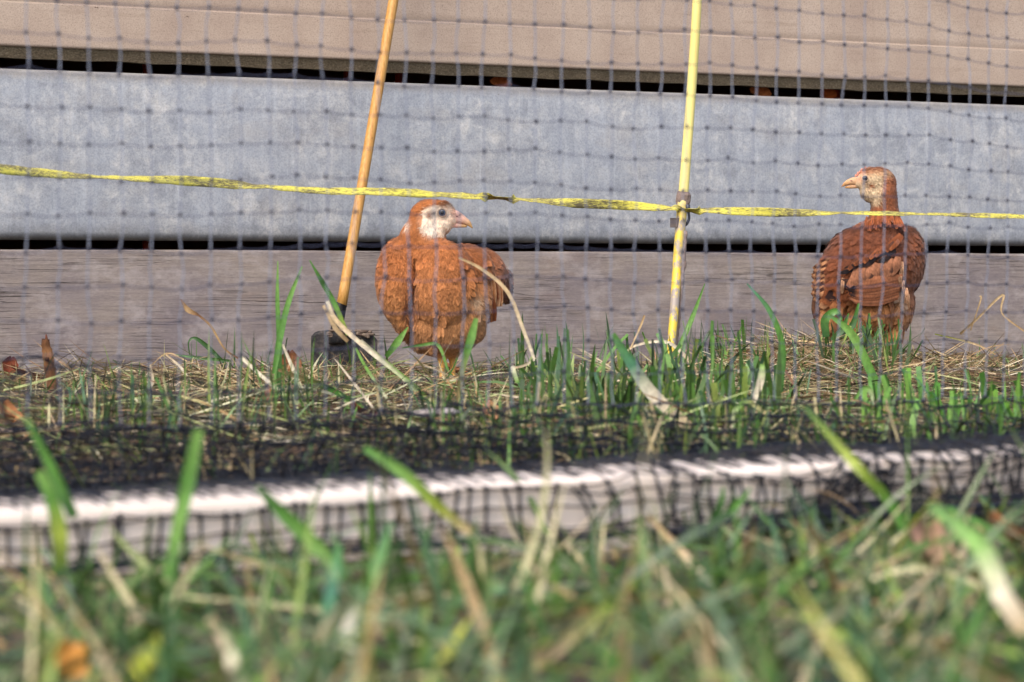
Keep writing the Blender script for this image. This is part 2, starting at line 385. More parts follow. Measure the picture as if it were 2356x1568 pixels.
def build_straw():
    parts = []
    # flat lying straw over the whole run between net and wall
    n = 13500; b, px, z = place(n, -700, 3050, 2.05, 5.5, 0.9); k = not_behind_wall(b, 0.012); b, px = b[k], px[k]; n = len(b)
    b[:, 2] += rng.uniform(0, 0.008, n)
    hd = np.where(rng.random(n) < 0.65, rng.normal(0.3, 0.5, n), rng.uniform(0, 6.28, n)) + np.pi * (rng.random(n) < 0.5)
    L = rng.uniform(0.02, 0.12, n); c0 = pal(n, DRY, [2, 4, 8, 1, 4, 12, 7], 0.35) * 0.75
    parts.append(blades('', b, hd, L, np.full(n, 1.4) + rng.normal(0, 0.05, n), 0.0006 + 0.0034 * rng.random(n) ** 2.5, rng.normal(0.22, 0.15, n), c0, c0 * 0.95, None, 4))
    # loose tangle, slightly raised arcs
    n = 2300; b, px, z = place(n, -700, 3050, 2.3, 5.3, 0.8); k = not_behind_wall(b, 0.03); b, px = b[k], px[k]; n = len(b)
    b[:, 2] += rng.uniform(0, 0.006, n)
    L = rng.uniform(0.02, 0.08, n); c0 = pal(n, DRY, [4, 5, 4, 3, 4, 3, 6], 0.25) * 0.9
    parts.append(blades('', b, rng.uniform(0, 6.28, n), L, rng.uniform(1.15, 1.45, n), rng.uniform(0.0006, 0.0022, n), rng.uniform(0.1, 0.7, n), c0, c0, None, 5))
    # hay heap in front of the hen on the right and rising litter near the wall
    for (cx, zz, sx, sz, hh, m) in ((1860, 4.35, 150, 0.18, 0.062, 2300), (2150, 4.55, 160, 0.22, 0.030, 900), (1500, 4.0, 120, 0.25, 0.03, 500), (330, 4.1, 330, 0.3, 0.022, 1100), (820, 3.9, 200, 0.28, 0.018, 500)):
        p = rng.normal(cx, sx, m); z = rng.normal(zz, sz, m); x = (p - CX) / F * z
        g = np.exp(-((p - cx) / sx) ** 2 / 2 - ((z - zz) / sz) ** 2 / 2)
        b = np.stack([x, z, gz(x, z) + hh * g * rng.random(m) ** 0.6], 1); b = b[not_behind_wall(b, 0.03)]; q = len(b)
        c0 = pal(q, DRY, [6, 5, 4, 4, 2, 3, 1], 0.25)
        parts.append(blades('', b, rng.uniform(0, 6.28, q), rng.uniform(0.02, 0.10, q), rng.uniform(1.0, 1.7, q), rng.uniform(0.0008, 0.003, q), rng.uniform(-0.3, 0.8, q), c0, c0, None, 5))
    # coarser stems, some propped on the litter
    for (n, p0, p1, z0, z1, ln) in ((260, 0, 1150, 2.4, 4.2, 1.42), (60, 420, 1150, 3.0, 3.9, 1.15), (160, 1150, 2355, 2.6, 4.6, 1.35)):
        b, px, z = place(n, p0, p1, z0, z1); b = b[not_behind_wall(b, 0.15)]; q = len(b); b[:, 2] += rng.uniform(0.002, 0.012, q)
        c1 = pal(q, [(214, 204, 172), (188, 178, 128), (170, 178, 120), (160, 128, 90), (120, 92, 68)], [4, 4, 4, 3, 2], 0.2)
        parts.append(blades('', b, rng.uniform(0, 6.28, q), rng.uniform(0.05, 0.17, q), np.clip(rng.normal(ln, 0.12, q), .8, 1.5), rng.uniform(0.002, 0.0042, q), rng.normal(0.2, 0.15, q), c1, c1, None, 6))
    V, Fq, C = merge(parts)
    tag(mk('straw', V, Fq, M_STRAW, None, C), 'dry straw and cut hay strewn along the foot of the board wall', 'straw', kind='stuff')
build_straw()

def build_mid_grass():
    parts = []
    def clump(n, px0, px1, z0, z1, Lr, wr, cols, wts, cut, lean=0.3, curve=0.4):
        b, px, z = place(n, px0, px1, z0, z1); k = not_behind_wall(b, 0.03); b = b[k]; q = len(b)
        c1 = pal(q, cols, wts, 0.2); c0 = c1 * np.array([0.8, 0.8, 0.7]) + np.array([0.05, 0.045, 0.02])
        parts.append(blades('', b, rng.uniform(0, 6.28, q), rng.uniform(*Lr, q), np.abs(rng.normal(0, lean, q)), rng.uniform(*wr, q), rng.normal(0.1, curve, q), c0, c1, None, 6, cut=(rng.random(q) < cut) * 0.85))
    G = [5, 4, 4, 2, 1, 2]
    clump(190, 1180, 1800, 3.0, 4.1, (0.035, 0.11), (0.003, 0.0075), GREENS, G, 0.5, 0.45, 0.5)
    clump(270, 1330, 1790, 2.8, 3.6, (0.02, 0.07), (0.004, 0.008), GREENS, G, 0.65, 0.3)
    clump(190, 1600, 2060, 4.15, 4.8, (0.05, 0.10), (0.002, 0.006), GREENS, G, 0.3, 0.5)
    clump(60, 1890, 2080, 4.15, 4.5, (0.04, 0.10), (0.003, 0.008), GREENS, G, 0.5)
    clump(80, 1980, 2400, 2.7, 3.3, (0.025, 0.06), (0.004, 0.008), [(120, 172, 70), (92, 150, 62), (70, 120, 50)], [3, 3, 1], 0.8, 0.25)
    clump(70, 2060, 2360, 4.6, 5.0, (0.02, 0.05), (0.001, 0.003), GREENS, G, 0.1, 0.6)
    clump(50, 1150, 1300, 3.6, 4.4, (0.03, 0.08), (0.002, 0.005), GREENS, G, 0.3)
    clump(60, 430, 900, 4.0, 4.5, (0.03, 0.08), (0.001, 0.004), GREENS, G, 0.1, 0.8)
    clump(50, 480, 740, 2.6, 3.3, (0.04, 0.10), (0.002, 0.004), GREENS, G, 0.1, 0.3)
    clump(1100, -700, 3050, 1.85, 3.0, (0.02, 0.06), (0.001, 0.004), GREENS + [(190, 170, 130)], G + [8], 0.1, 1.1, 0.8)
    clump(1000, -700, 3050, 3.0, 4.6, (0.02, 0.05), (0.001, 0.003), GREENS, G, 0.1, 1.0, 0.8)
    clump(420, 1000, 2355, 2.1, 2.9, (0.03, 0.07), (0.002, 0.004), GREENS + [(214, 196, 150)], G + [4], 0.2, 0.5, 0.6)
    clump(300, 0, 1300, 2.6, 4.2, (0.03, 0.08), (0.0012, 0.0035), GREENS + [(200, 190, 150)], G + [9], 0.1, 1.25, 0.6)
    clump(60, 180, 420, 2.5, 3.2, (0.03, 0.07), (0.002, 0.004), GREENS, G, 0.1, 0.3)
    V, Fq, C = merge(parts)
    tag(mk('grass', V, Fq, M_GRASS, None, C), 'green grass growing through the straw between the netting and the hens', 'grass', kind='stuff')
build_mid_grass()

def build_front_grass():
    parts = []
    GF = GREENS + [(226, 208, 172), (170, 140, 100), (196, 196, 80), (140, 160, 130)]
    def add(n, z0, z1, Lr, wr, lean, cv, wts, px0=-700, px1=3050, zp=1.0, cols=GF, cap=True):
        b, px, z = place(n, px0, px1, z0, z1, zp)
        # keep off the timber batten
        xb = b[:, 0]; zb = 1.5 + (xb + 0.27) * 0.65; k = b[:, 1] < zb - 0.012
        pn_ = np.sin(b[:, 0] * 31 + 2) * np.sin(b[:, 1] * 27) + 0.6 * np.sin(b[:, 0] * 67 + b[:, 1] * 41 + 1) + 0.5 * np.sin(b[:, 0] * 17 - b[:, 1] * 53); k &= rng.random(len(b)) < np.clip(0.58 + 0.6 * pn_, 0.06, 1) if cap else True; b = b[k]; q = len(b)
        c1 = pal(q, cols, wts, 0.35) * np.array([0.92, 0.94, 0.84]); c0 = c1 * 0.8 + np.array([0.04, 0.035, 0.015])
        # the tangle lies low next to the batten and stands taller away from it
        gap = np.clip((1.5 + (b[:, 0] + 0.27) * 0.65 - b[:, 1]) / 0.55, 0, 1)
        ln = np.abs(rng.normal(lean, 0.35, q)); hm = (0.010 + 0.062 * gap) * rng.uniform(0.5, 1.25, q)
        L_ = np.minimum(rng.uniform(*Lr, q), hm / np.maximum(np.cos(np.clip(ln, 0, 1.35)), 0.25)) if cap else rng.uniform(*Lr, q)
        parts.append(blades('', b, rng.uniform(0, 6.28, q), L_, ln, rng.uniform(*wr, q), rng.normal(0.5, 0.6, q), c0, c1, None, 7))
    add(1500, 0.55, 1.95, (0.03, 0.085), (0.0015, 0.005), 0.9, 0, [6, 7, 6, 4, 3, 4, 2, 2, 0.6, 2])
    add(1200, 0.62, 1.75, (0.04, 0.09), (0.002, 0.0055), 0.55, 0, [7, 7, 5, 3, 3, 3, 2, 1, 0.6, 2])
    add(2100, 0.55, 1.95, (0.04, 0.14), (0.002, 0.006), 1.35, 0, [4, 5, 4, 3, 2, 4, 3, 3, 1.0, 2])
    add(600, 0.65, 1.5, (0.08, 0.16), (0.003, 0.006), 0.95, 0, [6, 8, 5, 5, 4, 1, 4, 3, 1.5, 3])
    add(2100, 0.7, 1.8, (0.05, 0.15), (0.0008, 0.0022), 1.2, 0, [2, 3, 1, 3, 1, 0.5, 6, 6, 1, 2])
    add(200, 0.7, 1.45, (0.07, 0.12), (0.004, 0.007), 0.35, 0, [6, 7, 4, 3, 3, 1, 1, 0.5, 0.5, 1])
    add(60, 1.2, 1.75, (0.05, 0.10), (0.002, 0.0045), 0.45, 0, [6, 6, 3, 4, 2, 1, 2, 2, 1, 1], cap=False)
    add(26, 1.45, 1.9, (0.03, 0.07), (0.0015, 0.003), 0.6, 0, [6, 6, 3, 4, 2, 1, 2, 2, 1, 1], px0=1300, cap=False)
    V, Fq, C = merge(parts)
    tag(mk('foreground_grass', V, Fq, M_GRASS, None, C), 'tangled green and straw coloured grass in front of the pale batten', 'grass', kind='stuff')
build_front_grass()

# ------------------------------------------------------------------ single blades and stalks that stand out
def ribbon(mb, pts, wid, col, n=6, fold=0.25, roll=0.0, z=None, cap=False):
    """pts: (px,py,z) ; wid list in px at that depth ; col list of colours"""
    A = np.array([P(*p) for p in pts]); C3 = crom(A, n); m = len(C3); t = np.linspace(0, 1, m)
    tw = np.interp(t, np.linspace(0, 1, len(wid)), wid) * np.array([c[1] for c in C3]) / F
    cc = np.array([[np.interp(t, np.linspace(0, 1, len(col)), [c[i] for c in col])] for i in range(3)])[:, 0].T
    T = np.gradient(C3, axis=0); T /= np.linalg.norm(T, axis=1)[:, None]
    side = np.cross(T, np.array([0, 1.0, 0])); side /= np.linalg.norm(side, axis=1)[:, None] + 1e-9
    nrm = np.cross(side, T)
    rl = roll + 0.35 * np.sin(t * 4 + roll * 5); sd = side * np.cos(rl)[:, None] + nrm * np.sin(rl)[:, None]
    L = C3 - sd * tw[:, None] / 2; Rr = C3 + sd * tw[:, None] / 2; Mid = C3 + nrm * (tw * fold)[:, None]
    V = np.stack([L, Mid, Rr], 1).reshape(-1, 3)
    Fc = [(3 * i + j, 3 * i + j + 1, 3 * i + 3 + j + 1, 3 * i + 3 + j) for i in range(m - 1) for j in (0, 1)]
    C = np.repeat(np.c_[cc, np.ones(m)], 3, axis=0); C[1::3, :3] *= 1.15
    mb.add(V, Fc, C)
gr, gl, gd, gy, gb = S(92, 142, 62), S(130, 174, 86), S(54, 94, 40), S(160, 176, 68), S(82, 136, 104)
pw, pt, pn, pb = S(226, 216, 190), S(204, 178, 138), S(172, 144, 104), S(120, 86, 60)
def blade_thing(name, label, cat, strips, mat=None, group='standout blades and stalks'):
    name = name.replace('grass_blade', 'grass_sprig')
    if len(strips) == 1:
        mb = MB(); ribbon(mb, *strips[0]); return tag(mb.build(name, mat or M_GRASS), label, cat, group)
    o = empty(name, tuple(P(*strips[0][0][0])), 0, label, cat, group)
    for s in strips:
        mb = MB(); ribbon(mb, *s); mb.V = [v - np.array(o.location) for v in mb.V]; mb.build('leaf', mat or M_GRASS, o)
    return o
BL = [
 ('grass_tuft', 'forked tall green grass tuft left of the wooden handle', 'grass', [([(640,905,3.6),(642,790,3.6),(638,690,3.6),(639,600,3.6)], [14,13,10,2],[gd,gr,gl]), ([(630,860,3.58),(645,770,3.58),(665,690,3.58),(695,612,3.58)], [10,16,13,3],[gr,gr,gl])]),
 ('grass_blade', 'green blade tip rising before the wooden handle from a pale stem', 'grass', [([(800,770,3.42),(770,700,3.42),(742,650,3.42),(712,598,3.42)], [10,12,12,2],[gy,gr,gd,gr])]),
 ('straw_stalk', 'pale cream split stalk sloping down from the spade socket', 'stalk', [([(752,692,3.4),(776,740,3.4),(860,815,3.4),(975,905,3.4)], [9,12,10,7],[pw,pt,pw,gl]), ([(744,702,3.41),(770,752,3.41),(800,785,3.41)], [7,11,9],[pt,pt,pn])]),
 ('straw_stalk', 'cream stalk lying beside the spade blade, under the split stalk', 'stalk', [([(830,782,3.5),(885,830,3.5),(960,892,3.5),(1010,935,3.5)], [8,9,8,6],[pw,gl,gy])]),
 ('straw_stalk', 'thin cream stalk just under the parallel one, right of the spade blade', 'stalk', [([(855,812,3.55),(900,845,3.55),(985,925,3.55)], [5,9,6],[pt,pw,gl])]),
 ('straw_stalk', 'slim pale green stalk sloping from the spade blade towards the netting folds', 'stalk', [([(818,800,3.45),(845,850,3.45),(900,930,3.45)], [5,8,6],[gl,gl,pw])]),
 ('straw_stalk', 'thin whitish stalk curving down below the forked green tuft', 'stalk', [([(650,792,3.7),(675,850,3.7),(690,885,3.7),(716,935,3.7)], [7,10,8,7],[pw,pw,gy])]),
 ('straw_stalk', 'long whitish green stalk sloping through the straw, left of the spade', 'stalk', [([(555,822,3.5),(620,880,3.5),(700,945,3.5)], [8,9,7],[pw,pw,gl])]),
 ('straw_stalk', 'fallen straight stalk slanting across the straw below the spade', 'stalk', [([(640,850,3.3),(750,890,3.3),(830,935,3.3),(900,975,3.3)], [9,13,12,8],[pn,gd,gr,gl])]),
 ('bent_straw', 'long thin tan stem arching across the breast of the front facing hen', 'stalk', [([(1055,592,3.4),(1110,620,3.4),(1168,672,3.4),(1205,762,3.4),(1229,826,3.4)], [5,8,9,8,7],[pn,pt,pw]), ([(1229,826,3.4),(1205,840,3.4),(1172,848,3.4)], [6,6,5],[pw,pt]), ([(1178,842,3.35),(1190,880,3.35)],[12,9],[pw,gl])]),
 ('grass_blade', 'soft green blade standing before the lower breast of the hen', 'grass', [([(1050,930,2.95),(1066,840,2.95),(1084,775,2.95),(1095,732,2.95)], [10,14,20,10],[pn,gr,gl])]),
 ('grass_blade', 'curved green leaves beside the hen foot, bent over at the top', 'grass', [([(888,820,4.05),(915,785,4.05),(938,752,4.05)], [12,18,3],[gr,gl]), ([(925,800,4.0),(965,794,4.0),(1008,794,4.0),(1030,850,4.0),(1048,872,4.0)], [3,7,8,6,3],[gr,gl,gd])]),
 ('grass_blade', 'straight green blade leaning right beside the yellow post', 'grass', [([(1556,812,4.25),(1590,735,4.25),(1621,652,4.25)], [11,12,2],[gl,gr])]),
 ('grass_blade', 'tall arching green blade between the yellow post and the far hen', 'grass', [([(1795,905,3.5),(1800,800,3.5),(1770,715,3.5),(1718,652,3.5)], [12,15,12,3],[gd,gr,gb])]),
 ('grass_blade', 'thick blue green blade with a pale lower stem left of the post foot', 'grass', [([(1588,985,2.75),(1500,905,2.75),(1455,840,2.75),(1409,768,2.75)], [30,30,26,13],[pt,pw,gb,gr])]),
 ('grass_blade', 'long strong green blade arching over the tail end of the far hen', 'grass', [([(2075,1000,3.9),(2010,870,3.9),(1960,770,3.9),(1905,722,3.9)], [14,20,20,6],[gr,gr,gl,gr]), ([(1900,775,4.1),(1898,735,4.1),(1922,716,4.1),(1936,735,4.1)], [18,20,16,4],[gd,gr,gr])]),
 ('grass_tuft', 'cluster of short broad green leaves under the belly of the far hen', 'grass', [([(1940,775,4.35),(1962,745,4.35),(1975,697,4.35)], [16,15,5],[gd,gd,gr]), ([(1905,790,4.35),(1935,760,4.35),(1952,720,4.35)], [12,16,3],[gd,gd,gr]), ([(1985,790,4.35),(2000,745,4.35)], [18,12],[gd,gr]), ([(2010,780,4.35),(2035,745,4.35)], [10,3],[gd,gr])]),
 ('grass_blade', 'looped dark green blade lying against the timber plank', 'grass', [([(436,816,4.4),(434,786,4.4),(450,778,4.4),(480,800,4.4),(520,838,4.4)], [3,4,8,11,6],[gd,gd,gd]), ([(400,815,4.38),(450,822,4.38),(530,830,4.38)],[2,8,6],[gr,gd])]),
 ('dry_seedhead', 'curled brown leaf on a wiry stem in front of the timber plank', 'stalk', [([(416,688,4.35),(432,712,4.35),(456,724,4.35)], [3,13,6],[pb,pn,pb]), ([(456,724,4.35),(485,750,4.35),(515,800,4.35),(548,824,4.35)], [5,6,4,4],[pb,pn,pb])]),
 ('straw_stalk', 'bent pale straw propped on the litter left of the looped blade', 'stalk', [([(382,815,4.1),(420,850,4.1),(468,925,4.1)], [4,6,5],[pt,pw,pt]), ([(345,842,4.15),(385,812,4.15),(430,830,4.1)],[2,3,3],[pn,pt])]),
 ('straw_stalk', 'curved cream straw standing at far left beyond the netting', 'stalk', [([(346,838,3.7),(350,880,3.7),(325,920,3.7),(310,928,3.7)], [5,8,10,6],[pt,pw,pw])]),
 ('dry_twig', 'kinked dry tan stems leaning on the plank at the right edge', 'stalk', [([(2208,768,4.8),(2245,735,4.8),(2306,678,4.8),(2304,720,4.8),(2360,765,4.8)], [8,6,6,4,4],[pn,pt,pn]), ([(2232,760,4.8),(2255,690,4.8),(2254,680,4.8)],[4,4,5],[pn,pt]), ([(2150,768,4.7),(2240,790,4.7),(2290,815,4.7)],[3,5,3],[gy,pt,pn])]),
 ('straw_stalk', 'pale looping straws arched across the foot of the yellow post', 'stalk', [([(1420,830,4.0),(1460,795,4.0),(1530,786,4.0),(1572,815,4.0),(1600,850,4.0)], [3,6,8,9,9],[pt,pw,pt]), ([(1445,812,4.0),(1472,752,4.0),(1482,725,4.0)],[4,5,5],[pt,pn]), ([(1600,848,3.9),(1580,890,3.9),(1560,930,3.9)],[16,10,6],[pt,pn])]),
 ('straw_stalk', 'bent white stalk among the green clump below the far hen', 'stalk', [([(1755,838,3.0),(1748,880,3.0),(1732,925,3.0)], [14,18,12],[gl,pw,pw]), ([(1680,1010,2.8),(1690,945,2.8),(1722,925,2.8),(1760,950,2.8)],[9,12,12,9],[pw,gl,pt])]),
 ('grass_blade', 'pale green arched blade lower right of the hay heap', 'grass', [([(2025,965,3.1),(2005,905,3.1),(1985,893,3.1),(1960,930,3.1)], [10,14,10,6],[pw,gl,gr])]),
 # in front of the batten
 ('grass_blade', 'blurred yellow green blade crossing the batten at the far left', 'grass', [([(140,1330,1.33),(136,1230,1.33),(120,1150,1.33),(90,1085,1.33)], [30,38,34,22],[gd,gy,gr,gl])]),
 ('grass_blade', 'dark soft blade leaning left over the netting at the far left', 'grass', [([(170,1190,1.42),(120,1080,1.42),(60,960,1.42)], [26,26,10],[gd,gr,gr])]),
 ('grass_blade', 'tall blurred bright green blade crossing the batten, left of centre', 'grass', [([(385,1330,1.33),(410,1210,1.33),(432,1110,1.33),(456,988,1.33)], [34,34,34,24],[gr,gl,gr,gl])]),
 ('grass_blade', 'blurred green blade leaning left across the batten below the spade', 'grass', [([(800,1340,1.38),(730,1260,1.38),(660,1190,1.38),(590,1118,1.38)], [30,36,34,14],[gr,gl,gr,gd])]),
 ('grass_blade', 'yellowing green blade slanting over the batten below the hen', 'grass', [([(1085,1225,1.5),(1010,1165,1.5),(930,1090,1.5),(838,1030,1.5)], [22,28,28,14],[pt,gy,gl,gr])]),
 ('grass_blade', 'half bleached white and green blade at the lower right', 'grass', [([(2360,1450,1.08),(2300,1360,1.1),(2250,1250,1.12),(2140,1162,1.14)], [46,50,46,22],[pt,pw,gl,gr])]),
 ('straw_stalk', 'tan stalk running up to the bleached blade from the bottom right', 'stalk', [([(2120,1580,1.1),(2210,1500,1.15),(2300,1420,1.2)], [26,30,18],[pn,pt,gy])]),
 ('grass_blade', 'long green blade slanting up over the netting at right', 'grass', [([(2130,1310,1.6),(2050,1160,1.6),(1960,1060,1.6),(1850,935,1.65)], [26,26,24,10],[gr,gr,gy,gd])]),
 ('grass_tuft', 'small dark green leaf pair before the batten right of centre', 'grass', [([(1630,1215,1.62),(1655,1165,1.62),(1664,1120,1.62)], [22,18,6],[gd,gd,gr]), ([(1630,1215,1.6),(1690,1165,1.6),(1726,1122,1.6)], [16,18,5],[gd,gr,gr])]),
 ('straw_stalk', 'tan stalk slanting down from the batten right of centre', 'stalk', [([(1490,1185,1.55),(1560,1260,1.5),(1640,1350,1.45)], [12,16,20],[pn,pt,pw])]),
 ('straw_stalk', 'thick tan stalk slanting across the bottom right of centre', 'stalk', [([(1130,1590,1.05),(1280,1490,1.08),(1400,1390,1.15),(1470,1330,1.2)], [36,36,30,16],[pn,pt,gy,gy])]),
 ('grass_blade', 'bright yellow green blade at the bottom left', 'grass', [([(270,1590,1.0),(330,1520,1.0),(390,1440,1.05)], [40,42,24],[gy,S(200,205,50),gy])]),
 ('straw_stalk', 'white blurred stalk at the bottom beside the yellow blade', 'stalk', [([(560,1600,1.0),(530,1500,1.0),(480,1420,1.05)], [42,44,20],[pw,pw,pt])]),
 ('grass_blade', 'whitish green blade curving upward at the bottom below the hen', 'grass', [([(830,1590,1.05),(800,1430,1.1),(850,1340,1.2),(900,1200,1.3)], [30,34,32,14],[gr,pw,gl,gr])]),
 ('grass_blade', 'bright green blade tip at the bottom right of centre', 'grass', [([(1490,1600,1.0),(1440,1545,1.0),(1385,1490,1.0)], [44,46,26],[gl,gr,gl])]),
 ('grass_blade', 'upright dark green blade before the lowest left part of the batten', 'grass', [([(600,1480,1.2),(605,1400,1.22),(620,1310,1.22)], [30,32,18],[gd,gr,gr])]),
 ('grass_blade', 'green blade leaning right in the lower left foreground', 'grass', [([(745,1480,1.15),(762,1360,1.2),(780,1250,1.25)], [32,34,14],[gr,gb,gr])]),
 ('grass_blade', 'long green blade sloping down right of the bleached blade root', 'grass', [([(2360,1300,1.55),(2290,1225,1.58),(2180,1165,1.62)], [16,18,6],[gd,gr,gr])]),
]
for (nm, lb, ct, st) in BL:
    roll = random.uniform(-0.3, 0.3)
    strips = [(s[0], s[1], s[2], 6, 0.22, roll) for s in st]
    blade_thing(nm, lb, ct, strips, M_STRAW if ct == 'stalk' else M_GRASS)

# ------------------------------------------------------------------ broken stick, stones, dead leaves
def stick():
    M = mat_attr('rotten_wood', 0.9, 0.2, 90, 0.45, 0.8, (1, 1, 0.25))
    mb = MB(); pts = [(122, 915, 3.72), (120, 880, 3.72), (116, 850, 3.72), (110, 815, 3.72), (104, 788, 3.72)]
    A = crom([P(*p) for p in pts], 5); m = len(A); t = np.linspace(0, 1, m)
    rad = (np.interp(t, [0, .3, .6, .85, 1], [9.5, 13.5, 13.5, 11, 9]) + np.array([random.uniform(-1, 1) for _ in t])) * 3.72 / F
    C = np.array([S(*[np.interp(a, [0, .4, .75, 1], q) for q in ((120, 104, 150, 92), (88, 70, 108, 60), (66, 48, 72, 38))]) for a in t])
    mb.tube(A, rad, 11, C, 0.8)
    V = mb.V[0]
    for i in range(m):   # split bark: push some sides in and out
        for j in range(11):
            k = 1 + 0.18 * math.sin(j * 2.6) + 0.05 * random.uniform(-1, 1); V[i * 11 + j] = A[i] + (V[i * 11 + j] - A[i]) * k
    for j in range(11): V[(m - 1) * 11 + j][2] += random.uniform(-0.004, 0.007)
    mb.tube([P(112, 800, 3.72), P(107, 780, 3.72), P(106, 768, 3.72)], [0.0028, 0.002, 0.0006], 6, S(110, 60, 40))
    mb.ball(P(131, 838, 3.715), (0.003, 0.003, 0.0026), 7, 5, S(90, 56, 36)); mb.ball(P(108, 826, 3.71), (0.0035, 0.003, 0.003), 7, 5, S(70, 44, 28))
    tag(mb.build('broken_stick', M), 'short broken brown stick poking up out of the straw', 'stick')
stick()
LV = [(22, 846, 4.2, 0.034, 0.012, (0.9, 0.2, 0.2), (110, 52, 30), 'dark red brown curled dead leaf at the far left edge of the straw'),
      (60, 862, 4.0, 0.06, 0.012, (0.3, 0.3, 1.2), (110, 62, 40), 'long flat russet dead leaf lying left of the broken stick'),
      (664, 838, 4.3, 0.04, 0.017, (1.2, 0.1, 0.3), (146, 98, 66), 'upright brown dead leaf against the plank behind the forked tuft'),
      (14, 955, 3.0, 0.03, 0.016, (0.7, 0.2, 0.9), (176, 120, 78), 'orange brown crumpled leaf blurred at the left edge'),
      (1050, 858, 4.35, 0.05, 0.015, (0.3, 0.1, 1.0), (150, 98, 66), 'brown dead leaf lying behind the feet of the front facing hen'),
      (1130, 950, 3.0, 0.03, 0.010, (0.6, -0.2, 0.3), (200, 150, 110), 'tan curled leaf in the grass below the hen'),
      (830, 950, 3.1, 0.035, 0.013, (0.4, 0.3, 1.2), (120, 72, 48), 'dark brown dead leaf in the straw below the spade'),
      (610, 915, 3.4, 0.03, 0.008, (1.3, 0.2, 0.4), (170, 120, 80), 'folded tan leaf standing among stalks below the forked tuft'),
      (2130, 1265, 1.45, 0.03, 0.014, (0.7, 0.3, 0.2), (176, 140, 120), 'pinkish tan dead leaf below the batten at right'),
      (2320, 1235, 1.6, 0.035, 0.014, (0.4, 0.3, 0.9), (150, 100, 64), 'brown dead leaf at the right edge below the batten'),
      (150, 1530, 1.0, 0.018, 0.008, (0.7, 0.5, 0.3), (206, 146, 70), 'blurred orange leaf in the lower left corner'),
      (1148, 196, 4.925, 0.03, 0.02, (1.0, 0.1, 0.4), (196, 110, 60), 'orange brown leaf showing in the wall slot above the near hen'),
      (1745, 217, 5.185, 0.03, 0.022, (1.0, 0.2, 0.2), (200, 120, 70), 'orange brown leaf in the wall slot right of the yellow post'),
      (1900, 221, 5.255, 0.03, 0.02, (1.0, -0.2, 0.6), (180, 92, 44), 'dark orange leaf in the wall slot above the far hen')]
for k, (px, py, z, L, Wd, rot, c, lab) in enumerate(LV):
    mb = MB(); leaf_mesh(mb, L, Wd, 0.7, S(*c)[:3], k); o = mb.build('dead_leaf', M_LEAF); p = P(px, py, z)
    o.location = p; o.rotation_euler = rot; tag(o, lab, 'leaf', 'dead leaves lying about')
for k, (px, py, z, rad, c, lab) in enumerate([(1005, 948, 2.75, 0.011, (176, 166, 164), 'flat pale stone in the netting folds below the hen'), (1300, 1000, 2.45, 0.012, (150, 146, 160), 'small grey stone in the netting folds at centre')][:1]):
    mb = MB(); mb.ball((0, 0, 0), (0.024, 0.012, 0.0045), 16, 10, S(*c)); V = mb.V[0]
    V *= (1 + 0.12 * np.sin(V[:, :1] * 500) * np.cos(V[:, 1:2] * 400)); o = mb.build('flat_stone', mat_plain('stone', S(*c), 0.8, 0.2, 200)); o.location = P(px, py, z); tag(o, lab, 'stone')

